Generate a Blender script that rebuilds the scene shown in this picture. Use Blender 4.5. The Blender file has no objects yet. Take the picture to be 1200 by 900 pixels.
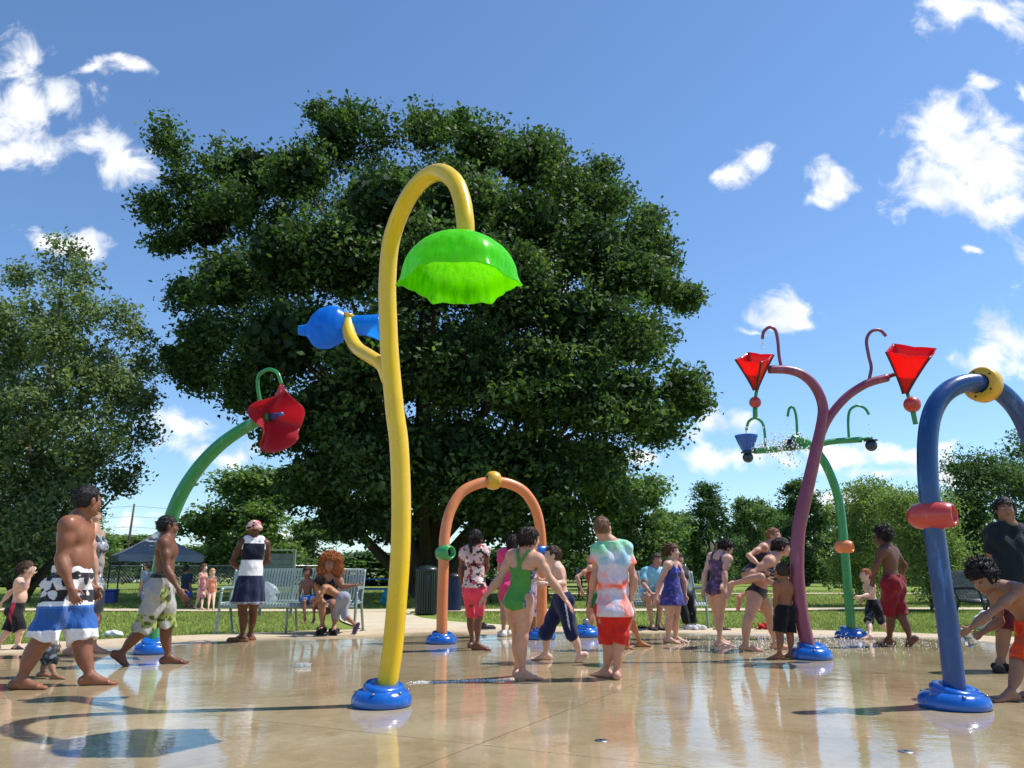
import bpy, math, random
import numpy as np
from mathutils import Vector, Matrix
random.seed(7); RNG = np.random.default_rng(7)
SC = bpy.context.scene
COL = SC.collection
# ------------------------------------------------------------------ camera geometry used to take measurements
FPX = 924.0; TH = math.radians(13.5); CH = 0.9
CT, ST = math.cos(TH), math.sin(TH)
def ray(px, py):
    u = (px-600)/FPX; v = (450-py)/FPX
    return np.array([u, CT - v*ST, ST + v*CT])
def G(px, py, z=0.0):
    d = ray(px, py); t = (z-CH)/d[2]
    return np.array([0, 0, CH]) + d*t
def P(px, py, Y):
    d = ray(px, py); t = Y/d[1]
    return np.array([0, 0, CH]) + d*t
def mpp(Y): return Y/FPX*1.0          # metres per photo pixel at a depth
def hexc(h):
    h = h.lstrip('#'); out = []
    for i in (0, 2, 4):
        c = int(h[i:i+2], 16)/255
        out.append(c/12.92 if c <= .04045 else ((c+.055)/1.055)**2.4)
    return tuple(out)
def nrm(v):
    v = np.asarray(v, float); return v/max(1e-9, np.linalg.norm(v))

# ------------------------------------------------------------------ objects
def tag(o, label=None, cat=None, group=None, kind=None):
    if label: o['label'] = label
    if cat: o['category'] = cat
    if group: o['group'] = group
    if kind: o['kind'] = kind
    return o
def empty(name, loc, label=None, cat=None, group=None, rz=0.0):
    o = bpy.data.objects.new(name, None); COL.objects.link(o)
    o.location = [float(x) for x in loc]; o.rotation_euler = (0, 0, rz); o.empty_display_size = .2
    return tag(o, label, cat, group)
def mesh_np(name, V, Q, mat, parent=None, cols=None, smooth=True, tris=False):
    V = np.asarray(V, np.float32); Q = np.asarray(Q, np.int32)
    n = Q.shape[1]
    me = bpy.data.meshes.new(name)
    me.vertices.add(len(V)); me.vertices.foreach_set('co', V.ravel())
    me.loops.add(Q.size); me.loops.foreach_set('vertex_index', Q.ravel())
    me.polygons.add(len(Q)); me.polygons.foreach_set('loop_start', np.arange(len(Q), dtype=np.int32)*n)
    if smooth: me.polygons.foreach_set('use_smooth', np.ones(len(Q), dtype=bool))
    me.update(calc_edges=True)
    if cols is not None:
        a = me.color_attributes.new('Col', 'FLOAT_COLOR', 'POINT')
        c = np.ones((len(V), 4), np.float32); c[:, :3] = cols
        a.data.foreach_set('color', c.ravel())
    if mat: me.materials.append(mat)
    o = bpy.data.objects.new(name, me); COL.objects.link(o)
    if parent is not None: o.parent = parent
    return o
class MB:
    """collects polygons of any size, links them as one mesh object"""
    def __init__(s): s.v = []; s.f = []; s.sm = []
    def add(s, V, F, smooth=True):
        b = len(s.v); s.v += [tuple(float(c) for c in p) for p in V]
        s.f += [tuple(b+i for i in f) for f in F]; s.sm += [smooth]*len(F); return s
    def box(s, c, size, R=None, bev=0.0):
        c = np.array(c, float); h = np.array(size, float)/2
        if R is None: R = np.eye(3)
        if bev <= 0:
            V = [c + R @ (h*np.array(k)) for k in [(-1,-1,-1),(1,-1,-1),(1,1,-1),(-1,1,-1),(-1,-1,1),(1,-1,1),(1,1,1),(-1,1,1)]]
            F = [(0,3,2,1),(4,5,6,7),(0,1,5,4),(1,2,6,5),(2,3,7,6),(3,0,4,7)]
            return s.add(V, F, False)
        b = min(bev, h.min()*.9)
        V = []; F = []
        # chamfered box: 24 verts
        idx = {}
        for ax in range(3):
            for sg in (-1, 1):
                for a in (-1, 1):
                    for d in (-1, 1):
                        p = np.zeros(3); o1, o2 = (ax+1) % 3, (ax+2) % 3
                        p[ax] = sg*h[ax]; p[o1] = a*(h[o1]-b); p[o2] = d*(h[o2]-b)
                        idx[(ax, sg, a, d)] = len(V); V.append(c + R @ p)
        def key(ax, sg):  # corner lookup helper
            return [idx[(ax, sg, a, d)] for a, d in ((-1,-1),(1,-1),(1,1),(-1,1))]
        for ax in range(3):
            for sg in (-1, 1):
                k = key(ax, sg); F.append(k if sg > 0 else k[::-1])
        for ax in range(3):
            o1, o2 = (ax+1) % 3, (ax+2) % 3
            for s1 in (-1, 1):
                for s2 in (-1, 1):
                    # edge along ax between faces o1(s1) and o2(s2)
                    A = [idx[(o1, s1, s2, e)] for e in (-1, 1)]
                    B = [idx[(o2, s2, e, s1)] for e in (-1, 1)]
                    q = (A[0], A[1], B[1], B[0]); F.append(q if s1*s2 > 0 else q[::-1])
        for sx in (-1, 1):
            for sy in (-1, 1):
                for sz in (-1, 1):
                    t = (idx[(0, sx, sy, sz)], idx[(1, sy, sz, sx)], idx[(2, sz, sx, sy)])
                    F.append(t if sx*sy*sz > 0 else t[::-1])
        return s.add(V, F, False)
    def tube(s, pts, rad, seg=14, cap=True, closed=False):
        V, F = tube_geo(pts, rad, seg, cap, closed); return s.add(V, F)
    def lathe(s, prof, c, R=None, seg=28, wob=None):
        """profile of (r, z) round the z axis of frame R at c"""
        c = np.array(c, float); R = np.eye(3) if R is None else R
        V = []; F = []; n = len(prof)
        for i in range(seg):
            a = 2*math.pi*i/seg
            for r, z in prof:
                V.append(c + R @ np.array([r*math.cos(a), r*math.sin(a), z]))
        for i in range(seg):
            j = (i+1) % seg
            for k in range(n-1):
                F.append((i*n+k, j*n+k, j*n+k+1, i*n+k+1))
        return s.add(V, F)
    def ball(s, c, r, R=None, seg=18, rings=10):
        r = np.array([r]*3 if np.isscalar(r) else r, float)
        prof = [(math.sin(math.pi*k/rings), -math.cos(math.pi*k/rings)) for k in range(rings+1)]
        prof[0] = (1e-4, -1); prof[-1] = (1e-4, 1)
        R0 = np.eye(3) if R is None else R
        return s.lathe(prof, c, R0 @ np.diag(r), seg)
    def build(s, name, mat, parent=None, weld=False):
        me = bpy.data.meshes.new(name); me.from_pydata(s.v, [], s.f)
        me.polygons.foreach_set('use_smooth', np.array(s.sm, dtype=bool)); me.update()
        if mat: me.materials.append(mat)
        o = bpy.data.objects.new(name, me); COL.objects.link(o)
        if parent is not None:
            o.parent = parent
        return o
def spline(pts, n=10):
    """Catmull-Rom through pts (k,d)"""
    p = np.array(pts, float); p = np.vstack([2*p[0]-p[1], p, 2*p[-1]-p[-2]]); out = []
    for i in range(1, len(p)-2):
        for t in np.linspace(0, 1, n, endpoint=False):
            a, b, c, d = p[i-1:i+3]
            out.append(.5*((2*b)+(-a+c)*t+(2*a-5*b+4*c-d)*t*t+(-a+3*b-3*c+d)*t**3))
    out.append(p[-2]); return np.array(out)
def tube_geo(pts, rad, seg=14, cap=True, closed=False):
    pts = np.array(pts, float); n = len(pts)
    rad = np.full(n, rad) if np.isscalar(rad) else np.array(rad, float)
    T = np.gradient(pts, axis=0); T /= np.linalg.norm(T, axis=1)[:, None]
    ref = np.array([0, 1, 0]) if abs(T[0][1]) < .9 else np.array([1, 0, 0])
    N = nrm(ref - T[0]*(ref@T[0])); V = []; F = []
    for i in range(n):
        N = nrm(N - T[i]*(N@T[i])); B = np.cross(T[i], N)
        for k in range(seg):
            a = 2*math.pi*k/seg; V.append(pts[i] + rad[i]*(N*math.cos(a)+B*math.sin(a)))
    for i in range(n-1):
        for k in range(seg):
            l = (k+1) % seg; F.append((i*seg+k, i*seg+l, (i+1)*seg+l, (i+1)*seg+k))
    if cap:
        V.append(pts[0]); V.append(pts[-1]); c0, c1 = len(V)-2, len(V)-1
        for k in range(seg):
            l = (k+1) % seg; F.append((c0, l, k)); F.append((c1, (n-1)*seg+k, (n-1)*seg+l))
    return V, F
def rot_to(axis, up=(0, 0, 1)):
    """3x3 whose z column is axis"""
    z = nrm(axis); x = np.cross(up, z)
    if np.linalg.norm(x) < 1e-3: x = np.cross((0, 1, 0), z)
    x = nrm(x); y = np.cross(z, x); return np.column_stack([x, y, z])

# ------------------------------------------------------------------ value noise
def vnoise(p, scale, seed=0):
    q = np.asarray(p, float)*scale; i = np.floor(q).astype(np.int64); f = q-i; f = f*f*(3-2*f)
    def h(a, b, c):
        n = (a*374761393 + b*668265263 + c*2147483647 + seed*974711) & 0x7fffffff
        n = (n ^ (n >> 13))*1274126177 & 0x7fffffff
        return ((n ^ (n >> 16)) & 0xffff)/65535.0
    r = 0
    for dx in (0, 1):
        for dy in (0, 1):
            for dz in (0, 1):
                w = (f[:, 0] if dx else 1-f[:, 0])*(f[:, 1] if dy else 1-f[:, 1])*(f[:, 2] if dz else 1-f[:, 2])
                r = r + w*h(i[:, 0]+dx, i[:, 1]+dy, i[:, 2]+dz)
    return r

# ------------------------------------------------------------------ signed-distance modelling
def cone(a, b, ra, rb, k=.02, cap=False, op='u', fl=None):
    a = np.array(a, np.float32); b = np.array(b, np.float32); ab = b-a; L2 = float(ab@ab)+1e-9; L = math.sqrt(L2)
    def f(X, Y, Z):
        dx, dy, dz = X-a[0], Y-a[1], Z-a[2]
        t0 = (dx*ab[0]+dy*ab[1]+dz*ab[2])/L2; t = np.clip(t0, 0, 1)
        d = np.sqrt((dx-t*ab[0])**2+(dy-t*ab[1])**2+(dz-t*ab[2])**2) - (ra+(rb-ra)*t)
        if cap: d = np.maximum(d, (t0-1)*L)
        return d
    return (f, np.minimum(a-ra, b-rb), np.maximum(a+ra, b+rb), k, op)
def ell(c, r, R=None, k=.02, op='u'):
    c = np.array(c, np.float32); r = np.array(r, np.float32); R = np.eye(3) if R is None else np.array(R)   # columns = axes
    ext = np.sqrt(((R*r)**2).sum(1)).astype(np.float32); M = R.T.astype(np.float32)
    def f(X, Y, Z):
        x, y, z = X-c[0], Y-c[1], Z-c[2]
        u = (M[0, 0]*x+M[0, 1]*y+M[0, 2]*z)/r[0]; v = (M[1, 0]*x+M[1, 1]*y+M[1, 2]*z)/r[1]; w = (M[2, 0]*x+M[2, 1]*y+M[2, 2]*z)/r[2]
        k0 = np.sqrt(u*u+v*v+w*w); k1 = np.sqrt((u/r[0])**2+(v/r[1])**2+(w/r[2])**2)
        return k0*(k0-1)/(k1+1e-6)
    return (f, c-ext, c+ext, k, op)
def sdf_mesh(prims, h, cuts=(), disp=None):
    lo = np.min([p[1] for p in prims if p[4] == 'u'], axis=0); hi = np.max([p[2] for p in prims if p[4] == 'u'], axis=0)
    o = lo-3*h; n = np.ceil((hi-lo)/h).astype(int)+7
    D = np.full(n, 1.0, np.float32); ax = [(o[i]+h*np.arange(n[i])).astype(np.float32) for i in range(3)]
    for f, l, hh, k, op in prims:
        pad = k+2.5*h
        s = [slice(max(0, int((l[i]-pad-o[i])/h)), min(n[i], int((hh[i]+pad-o[i])/h)+2)) for i in range(3)]
        if any(q.stop <= q.start for q in s): continue
        d = f(ax[0][s[0]][:, None, None], ax[1][s[1]][None, :, None], ax[2][s[2]][None, None, :])
        A = D[s[0], s[1], s[2]]
        if op == 'u':
            e = np.maximum(k-np.abs(A-d), 0)/k; D[s[0], s[1], s[2]] = np.minimum(A, d)-e*e*k*.25
        else:
            d = -d; e = np.maximum(k-np.abs(A-d), 0)/k; D[s[0], s[1], s[2]] = np.maximum(A, d)+e*e*k*.25
    if cuts or disp is not None:
        X, Y, Z = ax[0][:, None, None], ax[1][None, :, None], ax[2][None, None, :]
        if disp is not None: D = D + disp(X, Y, Z)
        for c in cuts: D = np.maximum(D, c(X, Y, Z))
    D = np.asarray(D, np.float32)
    D[0] = D[-1] = 1; D[:, 0] = D[:, -1] = 1; D[:, :, 0] = D[:, :, -1] = 1
    S = (D < 0)
    cnt = np.zeros(n-1, np.int8); cs = []
    for dx in (0, 1):
        for dy in (0, 1):
            for dz in (0, 1):
                cnt += S[dx:n[0]-1+dx, dy:n[1]-1+dy, dz:n[2]-1+dz]
                cs.append((dx, dy, dz))
    act = np.argwhere((cnt > 0) & (cnt < 8)); m = len(act)
    vid = np.full(n-1, -1, np.int32); vid[act[:, 0], act[:, 1], act[:, 2]] = np.arange(m)
    dv = {c: D[act[:, 0]+c[0], act[:, 1]+c[1], act[:, 2]+c[2]] for c in cs}
    acc = np.zeros((m, 3), np.float32); num = np.zeros(m, np.float32)
    for c0 in cs:
        for a in range(3):
            if c0[a] == 0:
                c1 = list(c0); c1[a] = 1; c1 = tuple(c1)
                d0, d1 = dv[c0], dv[c1]; x = (d0 < 0) != (d1 < 0)
                t = np.where(x, d0/(d0-d1+1e-12), 0)
                p = np.tile(np.array(c0, np.float32), (m, 1)); p[:, a] = t
                acc += p*x[:, None]; num += x
    V = (act+acc/np.maximum(num, 1)[:, None])*h+o
    Qs = []
    for a in range(3):
        s0 = [slice(None)]*3; s1 = [slice(None)]*3; s0[a] = slice(0, -1); s1[a] = slice(1, None)
        A = S[tuple(s0)]; B = S[tuple(s1)]
        e = np.argwhere(A != B); b, c = (a+1) % 3, (a+2) % 3
        e = e[(e[:, b] > 0) & (e[:, c] > 0) & (e[:, b] < n[b]-1) & (e[:, c] < n[c]-1)]
        def cid(db, dc):
            q = e.copy(); q[:, b] += db; q[:, c] += dc; return vid[q[:, 0], q[:, 1], q[:, 2]]
        q = np.stack([cid(-1, -1), cid(0, -1), cid(0, 0), cid(-1, 0)], 1)
        fl = ~A[e[:, 0], e[:, 1], e[:, 2]]; q[fl] = q[fl][:, ::-1]
        Qs.append(q)
    Q = np.vstack(Qs); Q = Q[(Q >= 0).all(1)]
    return V, Q

# ------------------------------------------------------------------ materials
def nodes_of(name):
    m = bpy.data.materials.new(name); m.use_nodes = True; nt = m.node_tree
    return m, nt, nt.nodes['Principled BSDF'], nt.nodes['Material Output']
def N(nt, typ, **kw):
    n = nt.nodes.new(typ)
    for k, v in kw.items():
        if k in n.inputs.keys(): n.inputs[k].default_value = v
        else: setattr(n, k, v)
    return n
def noise(nt, scale, detail=4, rough=.55, coord='Object', vec=None, stretch=None):
    t = N(nt, 'ShaderNodeTexNoise'); t.inputs['Scale'].default_value = scale; t.inputs['Detail'].default_value = detail
    t.inputs['Roughness'].default_value = rough
    if vec is None:
        vec = N(nt, 'ShaderNodeTexCoord').outputs[coord]
    if stretch:
        mp = N(nt, 'ShaderNodeMapping'); mp.inputs['Scale'].default_value = stretch
        nt.links.new(vec, mp.inputs['Vector']); vec = mp.outputs['Vector']
    nt.links.new(vec, t.inputs['Vector']); return t.outputs['Fac']
def ramp(nt, fac, stops):
    r = N(nt, 'ShaderNodeValToRGB'); e = r.color_ramp.elements
    while len(e) < len(stops): e.new(.5)
    for el, (p, c) in zip(e, stops):
        el.position = p; el.color = (*c, 1) if len(c) == 3 else c
    nt.links.new(fac, r.inputs['Fac']); return r.outputs['Color']
def g3(v): return (v, v, v)
def mixc(nt, fac, a, b, mode='MIX'):
    m = N(nt, 'ShaderNodeMix'); m.data_type = 'RGBA'; m.blend_type = mode
    for sock, v in ((0, fac), (6, a), (7, b)):
        if hasattr(v, 'links'): nt.links.new(v, m.inputs[sock])
        elif sock == 0: m.inputs[0].default_value = v
        else: m.inputs[sock].default_value = (*v, 1)
    return m.outputs[2]
def bump(nt, bsdf, fac, strength, dist=.01):
    b = N(nt, 'ShaderNodeBump'); b.inputs['Strength'].default_value = strength; b.inputs['Distance'].default_value = dist
    nt.links.new(fac, b.inputs['Height']); nt.links.new(b.outputs['Normal'], bsdf.inputs['Normal'])
def paint(name, col, rough=.3, spec=.5, var=.12, coat=.0, nscale=6, metal=0, bmp=0.05, scuff=None):
    m, nt, b, out = nodes_of(name); c = hexc(col) if isinstance(col, str) else col
    f = noise(nt, nscale, 5)
    nt.links.new(ramp(nt, f, [(.3, tuple(x*(1-var) for x in c)), (.7, tuple(min(1, x*(1+var)) for x in c))]), b.inputs['Base Color'])
    if scuff:
        f2 = noise(nt, 3.0, 8, .7, stretch=(3, 3, .6))
        base = b.inputs['Base Color'].links[0].from_socket
        mask = ramp(nt, f2, [(.56, g3(0)), (.66, g3(.8))])
        nt.links.new(mixc(nt, mask, base, hexc(scuff)), b.inputs['Base Color'])
    f3 = noise(nt, 14, 4)
    nt.links.new(ramp(nt, f3, [(.3, g3(max(.03, rough-.08))), (.75, g3(rough+.14))]), b.inputs['Roughness'])
    b.inputs['Specular IOR Level'].default_value = spec; b.inputs['Metallic'].default_value = metal
    b.inputs['Coat Weight'].default_value = coat; b.inputs['Coat Roughness'].default_value = .08
    if bmp: bump(nt, b, noise(nt, 90, 3), bmp, .004)
    return m
def vcol_mat(name, rough=.5, spec=.4, kind='cloth'):
    m, nt, b, out = nodes_of(name)
    a = N(nt, 'ShaderNodeVertexColor'); a.layer_name = 'Col'
    f = noise(nt, 24, 5, .6)
    v = ramp(nt, f, [(.3, g3(.86)), (.7, g3(1.1))]) if kind != 'skin' else ramp(nt, f, [(.3, (.92, .9, .9)), (.7, (1.06, 1.04, 1.03))])
    nt.links.new(mixc(nt, 1.0, a.outputs['Color'], v, 'MULTIPLY'), b.inputs['Base Color'])
    b.inputs['Roughness'].default_value = rough; b.inputs['Specular IOR Level'].default_value = spec
    if kind == 'cloth':
        bump(nt, b, noise(nt, 15, 7, .62, stretch=(1, 1, .4)), .85, .03)
        b.inputs['Sheen Weight'].default_value = .15
    elif kind == 'hair':
        bump(nt, b, noise(nt, 60, 4, .6, stretch=(1, 1, .25)), .9, .02)
    else:
        bump(nt, b, noise(nt, 70, 3, .6), .18, .004)
        r = ramp(nt, noise(nt, 12, 4), [(.35, g3(rough-.14)), (.7, g3(rough+.12))]); nt.links.new(r, b.inputs['Roughness'])
        b.inputs['Subsurface Weight'].default_value = .12; b.inputs['Subsurface Radius'].default_value = (.012, .005, .003); b.inputs['Subsurface Scale'].default_value = 1.0
    return m
def translucent_plastic(name, col, thin=.45, rough=.12, drip=False):
    """sheet plastic that lets light through: tinted clear part + glowing diffuse part + gloss"""
    m, nt, b, out = nodes_of(name); c = hexc(col)
    b.inputs['Roughness'].default_value = rough; b.inputs['Base Color'].default_value = (*c, 1)
    b.inputs['Coat Weight'].default_value = .25; b.inputs['Coat Roughness'].default_value = rough
    tr = N(nt, 'ShaderNodeBsdfTranslucent'); tr.inputs['Color'].default_value = (min(1, c[0]*1.6+(.45 if drip else 0)), min(1, c[1]*1.6), min(1, c[2]*1.6), 1)
    tp = N(nt, 'ShaderNodeBsdfTransparent'); tp.inputs['Color'].default_value = (*[min(1, x**.6*1.05) for x in c], 1)
    m1 = N(nt, 'ShaderNodeMixShader'); m1.inputs[0].default_value = .55
    nt.links.new(b.outputs[0], m1.inputs[1]); nt.links.new(tr.outputs[0], m1.inputs[2])
    m2 = N(nt, 'ShaderNodeMixShader'); m2.inputs[0].default_value = thin
    nt.links.new(m1.outputs[0], m2.inputs[1]); nt.links.new(tp.outputs[0], m2.inputs[2])
    if drip:
        f = noise(nt, 14, 6, .65, stretch=(1.6, 1.6, .5))
        k = ramp(nt, f, [(.42, g3(.04)), (.62, g3(.5))]); nt.links.new(k, m2.inputs[0])
    else:
        f = noise(nt, 7, 5, .6)
        k = ramp(nt, f, [(.35, g3(thin*.75)), (.65, g3(min(1, thin*1.2)))]); nt.links.new(k, m2.inputs[0])
    nt.links.new(m2.outputs[0], out.inputs['Surface']); return m
# ------------------------------------------------------------------ people
M_SKIN = vcol_mat('skin', .50, .32, 'skin'); M_CLOTH = vcol_mat('cloth', .85, .2, 'cloth')
M_SUIT = vcol_mat('swimwear', .45, .45, 'cloth'); M_HAIR = vcol_mat('hair', .5, .4, 'hair'); M_SHOE = vcol_mat('shoe_material', .6, .4, 'cloth')
ZUP = np.array([0, 0, 1.0])
def solid(c, var=.10, sc=9):
    c = np.array(hexc(c))
    return lambda q: c*(1+var*(vnoise(q['p'], sc)-.5)*2)[:, None]
def bands(*st):
    """(top z of the band as photo-independent height fraction, colour) from low to high"""
    def f(q):
        z = q['z']+.006*(vnoise(q['p'], 14)-.5); c = np.tile(np.array(hexc(st[0][1])), (len(z), 1))
        for z0, col in st[1:]:
            c = np.where((z > z0)[:, None], np.array(hexc(col)), c)
        return c
    return f
def blotch(base, *spots):
    """spots: (colour, scale, threshold, seed)"""
    def f(q):
        c = np.tile(np.array(hexc(base)), (len(q['p']), 1))
        for col, sc, th, sd in spots:
            m = vnoise(q['p'], sc, sd)*.75+.25*vnoise(q['p'], sc*2.3, sd+5) > th
            c = np.where(m[:, None], np.array(hexc(col)), c)
        return c
    return f
def person(S):
    Y, H = S['Y'], S['H']; yaw = math.radians(S['yaw'])
    h = S.get('h') or (.0062 if Y < 7.8 else .0074 if Y < 9.2 else .009 if Y < 11.5 else .011 if Y < 15 else .018)
    hip = P(*S['hip'], Y); neck = P(*S['neck'], Y+S.get('ndy', 0)); head = P(*S['head'], Y+S.get('ndy', 0)+S.get('hdy', 0))
    root = np.array([hip[0], hip[1], 0.0])
    u = nrm(neck-hip); f0 = np.array([math.cos(yaw), math.sin(yaw), 0]); f = nrm(f0-u*(f0@u)); r = np.cross(f, u)
    rp = nrm(np.cross(f0, ZUP)); L = np.linalg.norm(neck-hip)
    sw = .093*H*S.get('sw', 1); hw = .05*H; fat = S.get('fat', 1.0)*.93; lb = S.get('limb', 1.0)*.94
    J = {}
    for sd, sg in (('r', 1), ('l', -1)):
        sh = neck + r*sw*sg - u*.026*H; J[sd+'s'] = sh; J[sd+'h'] = hip + rp*hw*sg - ZUP*.015*H
        if sd+'e' in S:
            x, y, d = S[sd+'e']; e = P(x, y, sh[1]+d)
        else: e = sh + nrm(-u*.3-ZUP*.7+r*sg*.13-f*.04)*.168*H
        if sd+'w' in S:
            x, y, d = S[sd+'w']; w = P(x, y, sh[1]+d)
        else: w = e + nrm(-ZUP+f*.22+r*sg*.02)*.148*H
        J[sd+'e'], J[sd+'w'] = e, w
        ft = S.get(sd+'f'); fy = yaw; pitch = 0
        if ft is None:
            A = J[sd+'h']*[1, 1, 0] + ZUP*.045*H + rp*sg*.01*H
        elif ft[0] == 'g':
            A = G(ft[1], ft[2]) + ZUP*.043*H; fy = math.radians(ft[3]) if len(ft) > 3 else yaw
        else:
            A = P(ft[1], ft[2], hip[1]+ft[3]); fy = math.radians(ft[4]); pitch = math.radians(ft[5])
        J[sd+'a'] = A; fd = np.array([math.cos(fy), math.sin(fy), 0])
        J[sd+'ft'] = nrm(fd*math.cos(pitch)-ZUP*math.sin(pitch)); J[sd+'fn'] = nrm(ZUP*math.cos(pitch)+fd*math.sin(pitch))
        if sd+'k' in S:
            x, y, d = S[sd+'k']; J[sd+'k'] = P(x, y, (J[sd+'h'][1]+A[1])/2+d)
        else:
            m = (J[sd+'h']+A)/2; J[sd+'k'] = m + f0*.012*H
    for k in J:
        if not k.endswith(('ft', 'fn')): J[k] = J[k]-root
    hip = hip-root; neck = neck-root; head = head-root
    bl = lambda a, b: np.linalg.norm(J[a]-J[b])/H
    rep = ['%s %.2f' % (n, v) for n, v, t in [(s+q, bl(s+a, s+b), t) for s in 'rl' for q, a, b, t in (('arm', 's', 'e', .17), ('fore', 'e', 'w', .15), ('thigh', 'h', 'k', .24), ('shin', 'k', 'a', .235))] if abs(v/t-1) > .27]
    if rep: print('POSE', S['L'][:40], 'L/H %.2f' % (L/H), rep)
    zf = min(0.0, min(J['ra'][2], J['la'][2])) ; zf = 0.0
    # head frame
    hy = math.radians(S.get('hy', S['yaw'])); hp = math.radians(S.get('hp', 0))
    hf = np.array([math.cos(hy)*math.cos(hp), math.sin(hy)*math.cos(hp), math.sin(hp)])
    hu = nrm(ZUP+.25*u); hu = nrm(hu-hf*(hu@hf)); hr = np.cross(hf, hu)
    k = (.225*(.55+.45*H/1.7)*S.get('hs', 1))/.225
    HB = np.column_stack([hr, hf, hu]); hc = head; TB = np.column_stack([r, f, u])
    hpt = lambda a, b, c: hc + (hr*a+hf*b+hu*c)*k
    B = []
    kk = .03*H
    # torso
    belly = S.get('belly', 0)
    tor = [ell(hip+u*.01*H, (.088*H*fat, .064*H*fat, .075*H), TB, kk), ell(hip+u*.38*L, (.073*H*fat, .053*H*fat, .12*H), TB, kk),
           ell(hip+u*.70*L-f*.004*H, (.084*H*fat, .060*H*fat, .105*H), TB, kk),
           cone(J['rs']-r*.012*H, J['ls']+r*.012*H, .034*H, .034*H, kk)]
    if belly: tor.append(ell(hip+u*.33*L+f*.035*H*belly, (.085*H*fat, .06*H*belly, .085*H), TB, kk)); tor.append(ell(hip+u*.72*L+f*.03*H+r*.04*H, (.045*H, .035*H, .04*H), TB, kk)); tor.append(ell(hip+u*.72*L+f*.03*H-r*.04*H, (.045*H, .035*H, .04*H), TB, kk))
    bust = S.get('bust', 0)
    if bust:
        for sg in (1, -1): tor.append(ell(hip+u*.69*L+f*.05*H+r*sg*.04*H, (.038*H*bust,)*3, TB, .02*H))
    else:
        for sg in (1, -1): tor.append(ell(hip+u*.76*L+f*.036*H+r*sg*.04*H, (.042*H, .022*H, .035*H), TB, .03*H))
    for sg in (1, -1): tor.append(ell(hip+rp*sg*.04*H-f*.035*H-u*.03*H, (.046*H*fat, .042*H*fat, .05*H), TB, .025*H))
    for sg in (1, -1): tor.append(ell(hip+u*.80*L-f*.035*H+r*sg*.045*H, (.04*H, .022*H, .055*H), TB, .025*H))   # shoulder blades
    B += tor
    B.append(cone(neck-u*.01*H, hc-hu*.055*k-hf*.012*k, .034*H*S.get('nk', 1), .050*k, .03*H))
    for sd in 'rl': B.append(cone(neck+nrm(head-neck)*.02*H, J[sd+'s'], .03*H, .027*H, .03*H))
    # arms
    for sd, sg in (('r', 1), ('l', -1)):
        s, e, w = J[sd+'s'], J[sd+'e'], J[sd+'w']
        ux = nrm(e-s)
        B += [ell(s+ux*.012*H, (.034*H*lb,)*3, None, .03*H), cone(s, e, .029*H*lb, .0215*H*lb, .02*H), ell(s+(e-s)*.45+f*.004*H, (.028*H*lb,)*3, None, .03*H)]
        dr = nrm(w-e)
        B += [cone(e, w, .0225*H*lb, .0148*H*lb, .015*H), ell(e+(w-e)*.28, (.026*H*lb, .026*H*lb, .05*H), rot_to(dr), .02*H)]
        # hand
        fr = max(.0052*H, .85*h)
        ac = f0 if abs(f0@dr) < .8 else u*sg
        if S.get(sd+'hn') is not None: ac = np.array(S[sd+'hn'], float)
        ac = nrm(ac-dr*(ac@dr)); pn = np.cross(dr, ac)
        if pn@(-r*sg) < 0: pn = -pn
        curl = S.get('curl', .35)
        pc = w+dr*.030*H
        B.append(ell(pc, (.0225*H, .0105*H+.0015, .034*H), np.column_stack([ac, pn, dr]), .008*H))
        for i, (off, ln) in enumerate(((.017, .040), (.006, .045), (-.005, .042), (-.016, .033))):
            b0 = w+dr*.052*H+ac*off*H; d1 = nrm(dr+pn*curl*.6+ac*off*4); m = b0+d1*ln*.5*H; d2 = nrm(dr+pn*curl*1.8); t = m+d2*ln*.5*H
            B.append(cone(b0, m, fr, fr*.95, .003)); B.append(cone(m, t, fr*.95, fr*.8, .002))
        tb = w+dr*.018*H+ac*.014*H; tm = tb+nrm(dr*.6+ac*.75+pn*.25)*.026*H; tt = tm+nrm(dr*.9+ac*.25+pn*.3)*.022*H
        B.append(cone(tb, tm, fr*1.3, fr*1.05, .006)); B.append(cone(tm, tt, fr*1.05, fr*.85, .002))
        J[sd+'hand'] = w+dr*.055*H+pn*.012*H
    # legs
    for sd, sg in (('r', 1), ('l', -1)):
        a, kn, q = J[sd+'h'], J[sd+'k'], J[sd+'a']; t, n = J[sd+'ft'], J[sd+'fn']; sx = np.cross(t, n)
        B += [cone(a, kn, .054*H*lb, .034*H*lb, .03*H), ell(a+(kn-a)*.35, (.051*H*lb, .051*H*lb, .10*H), rot_to(kn-a), .03*H)]
        cf = nrm(np.cross(np.cross(q-kn, t), q-kn))    # forward of the shin
        B += [ell(kn+cf*.006*H, (.031*H*lb,)*3, None, .015*H), cone(kn, q, .030*H*lb, .0195*H*lb, .02*H),
              ell(kn+(q-kn)*.30-cf*.011*H, (.0325*H*lb, .0325*H*lb, .075*H), rot_to(q-kn), .025*H)]
        z0 = q-n*.043*H
        heel = z0-t*.028*H+n*.020*H; ball = z0+t*.085*H+n*.013*H
        B += [cone(q, heel, .020*H, .021*H, .012*H), cone(q+t*.01*H, z0+t*.055*H+n*.02*H, .021*H, .017*H, .015*H),
              cone(heel, ball+sx*.010*H, .019*H, .0145*H, .012*H), cone(heel, ball-sx*.012*H, .019*H, .0145*H, .012*H)]
        for sgn in (1, -1): B.append(ell(q+sx*.017*H*sgn+n*.002*H, (.009*H,)*3, None, .008*H))
        tr = max(.0068*H, .8*h)
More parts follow.
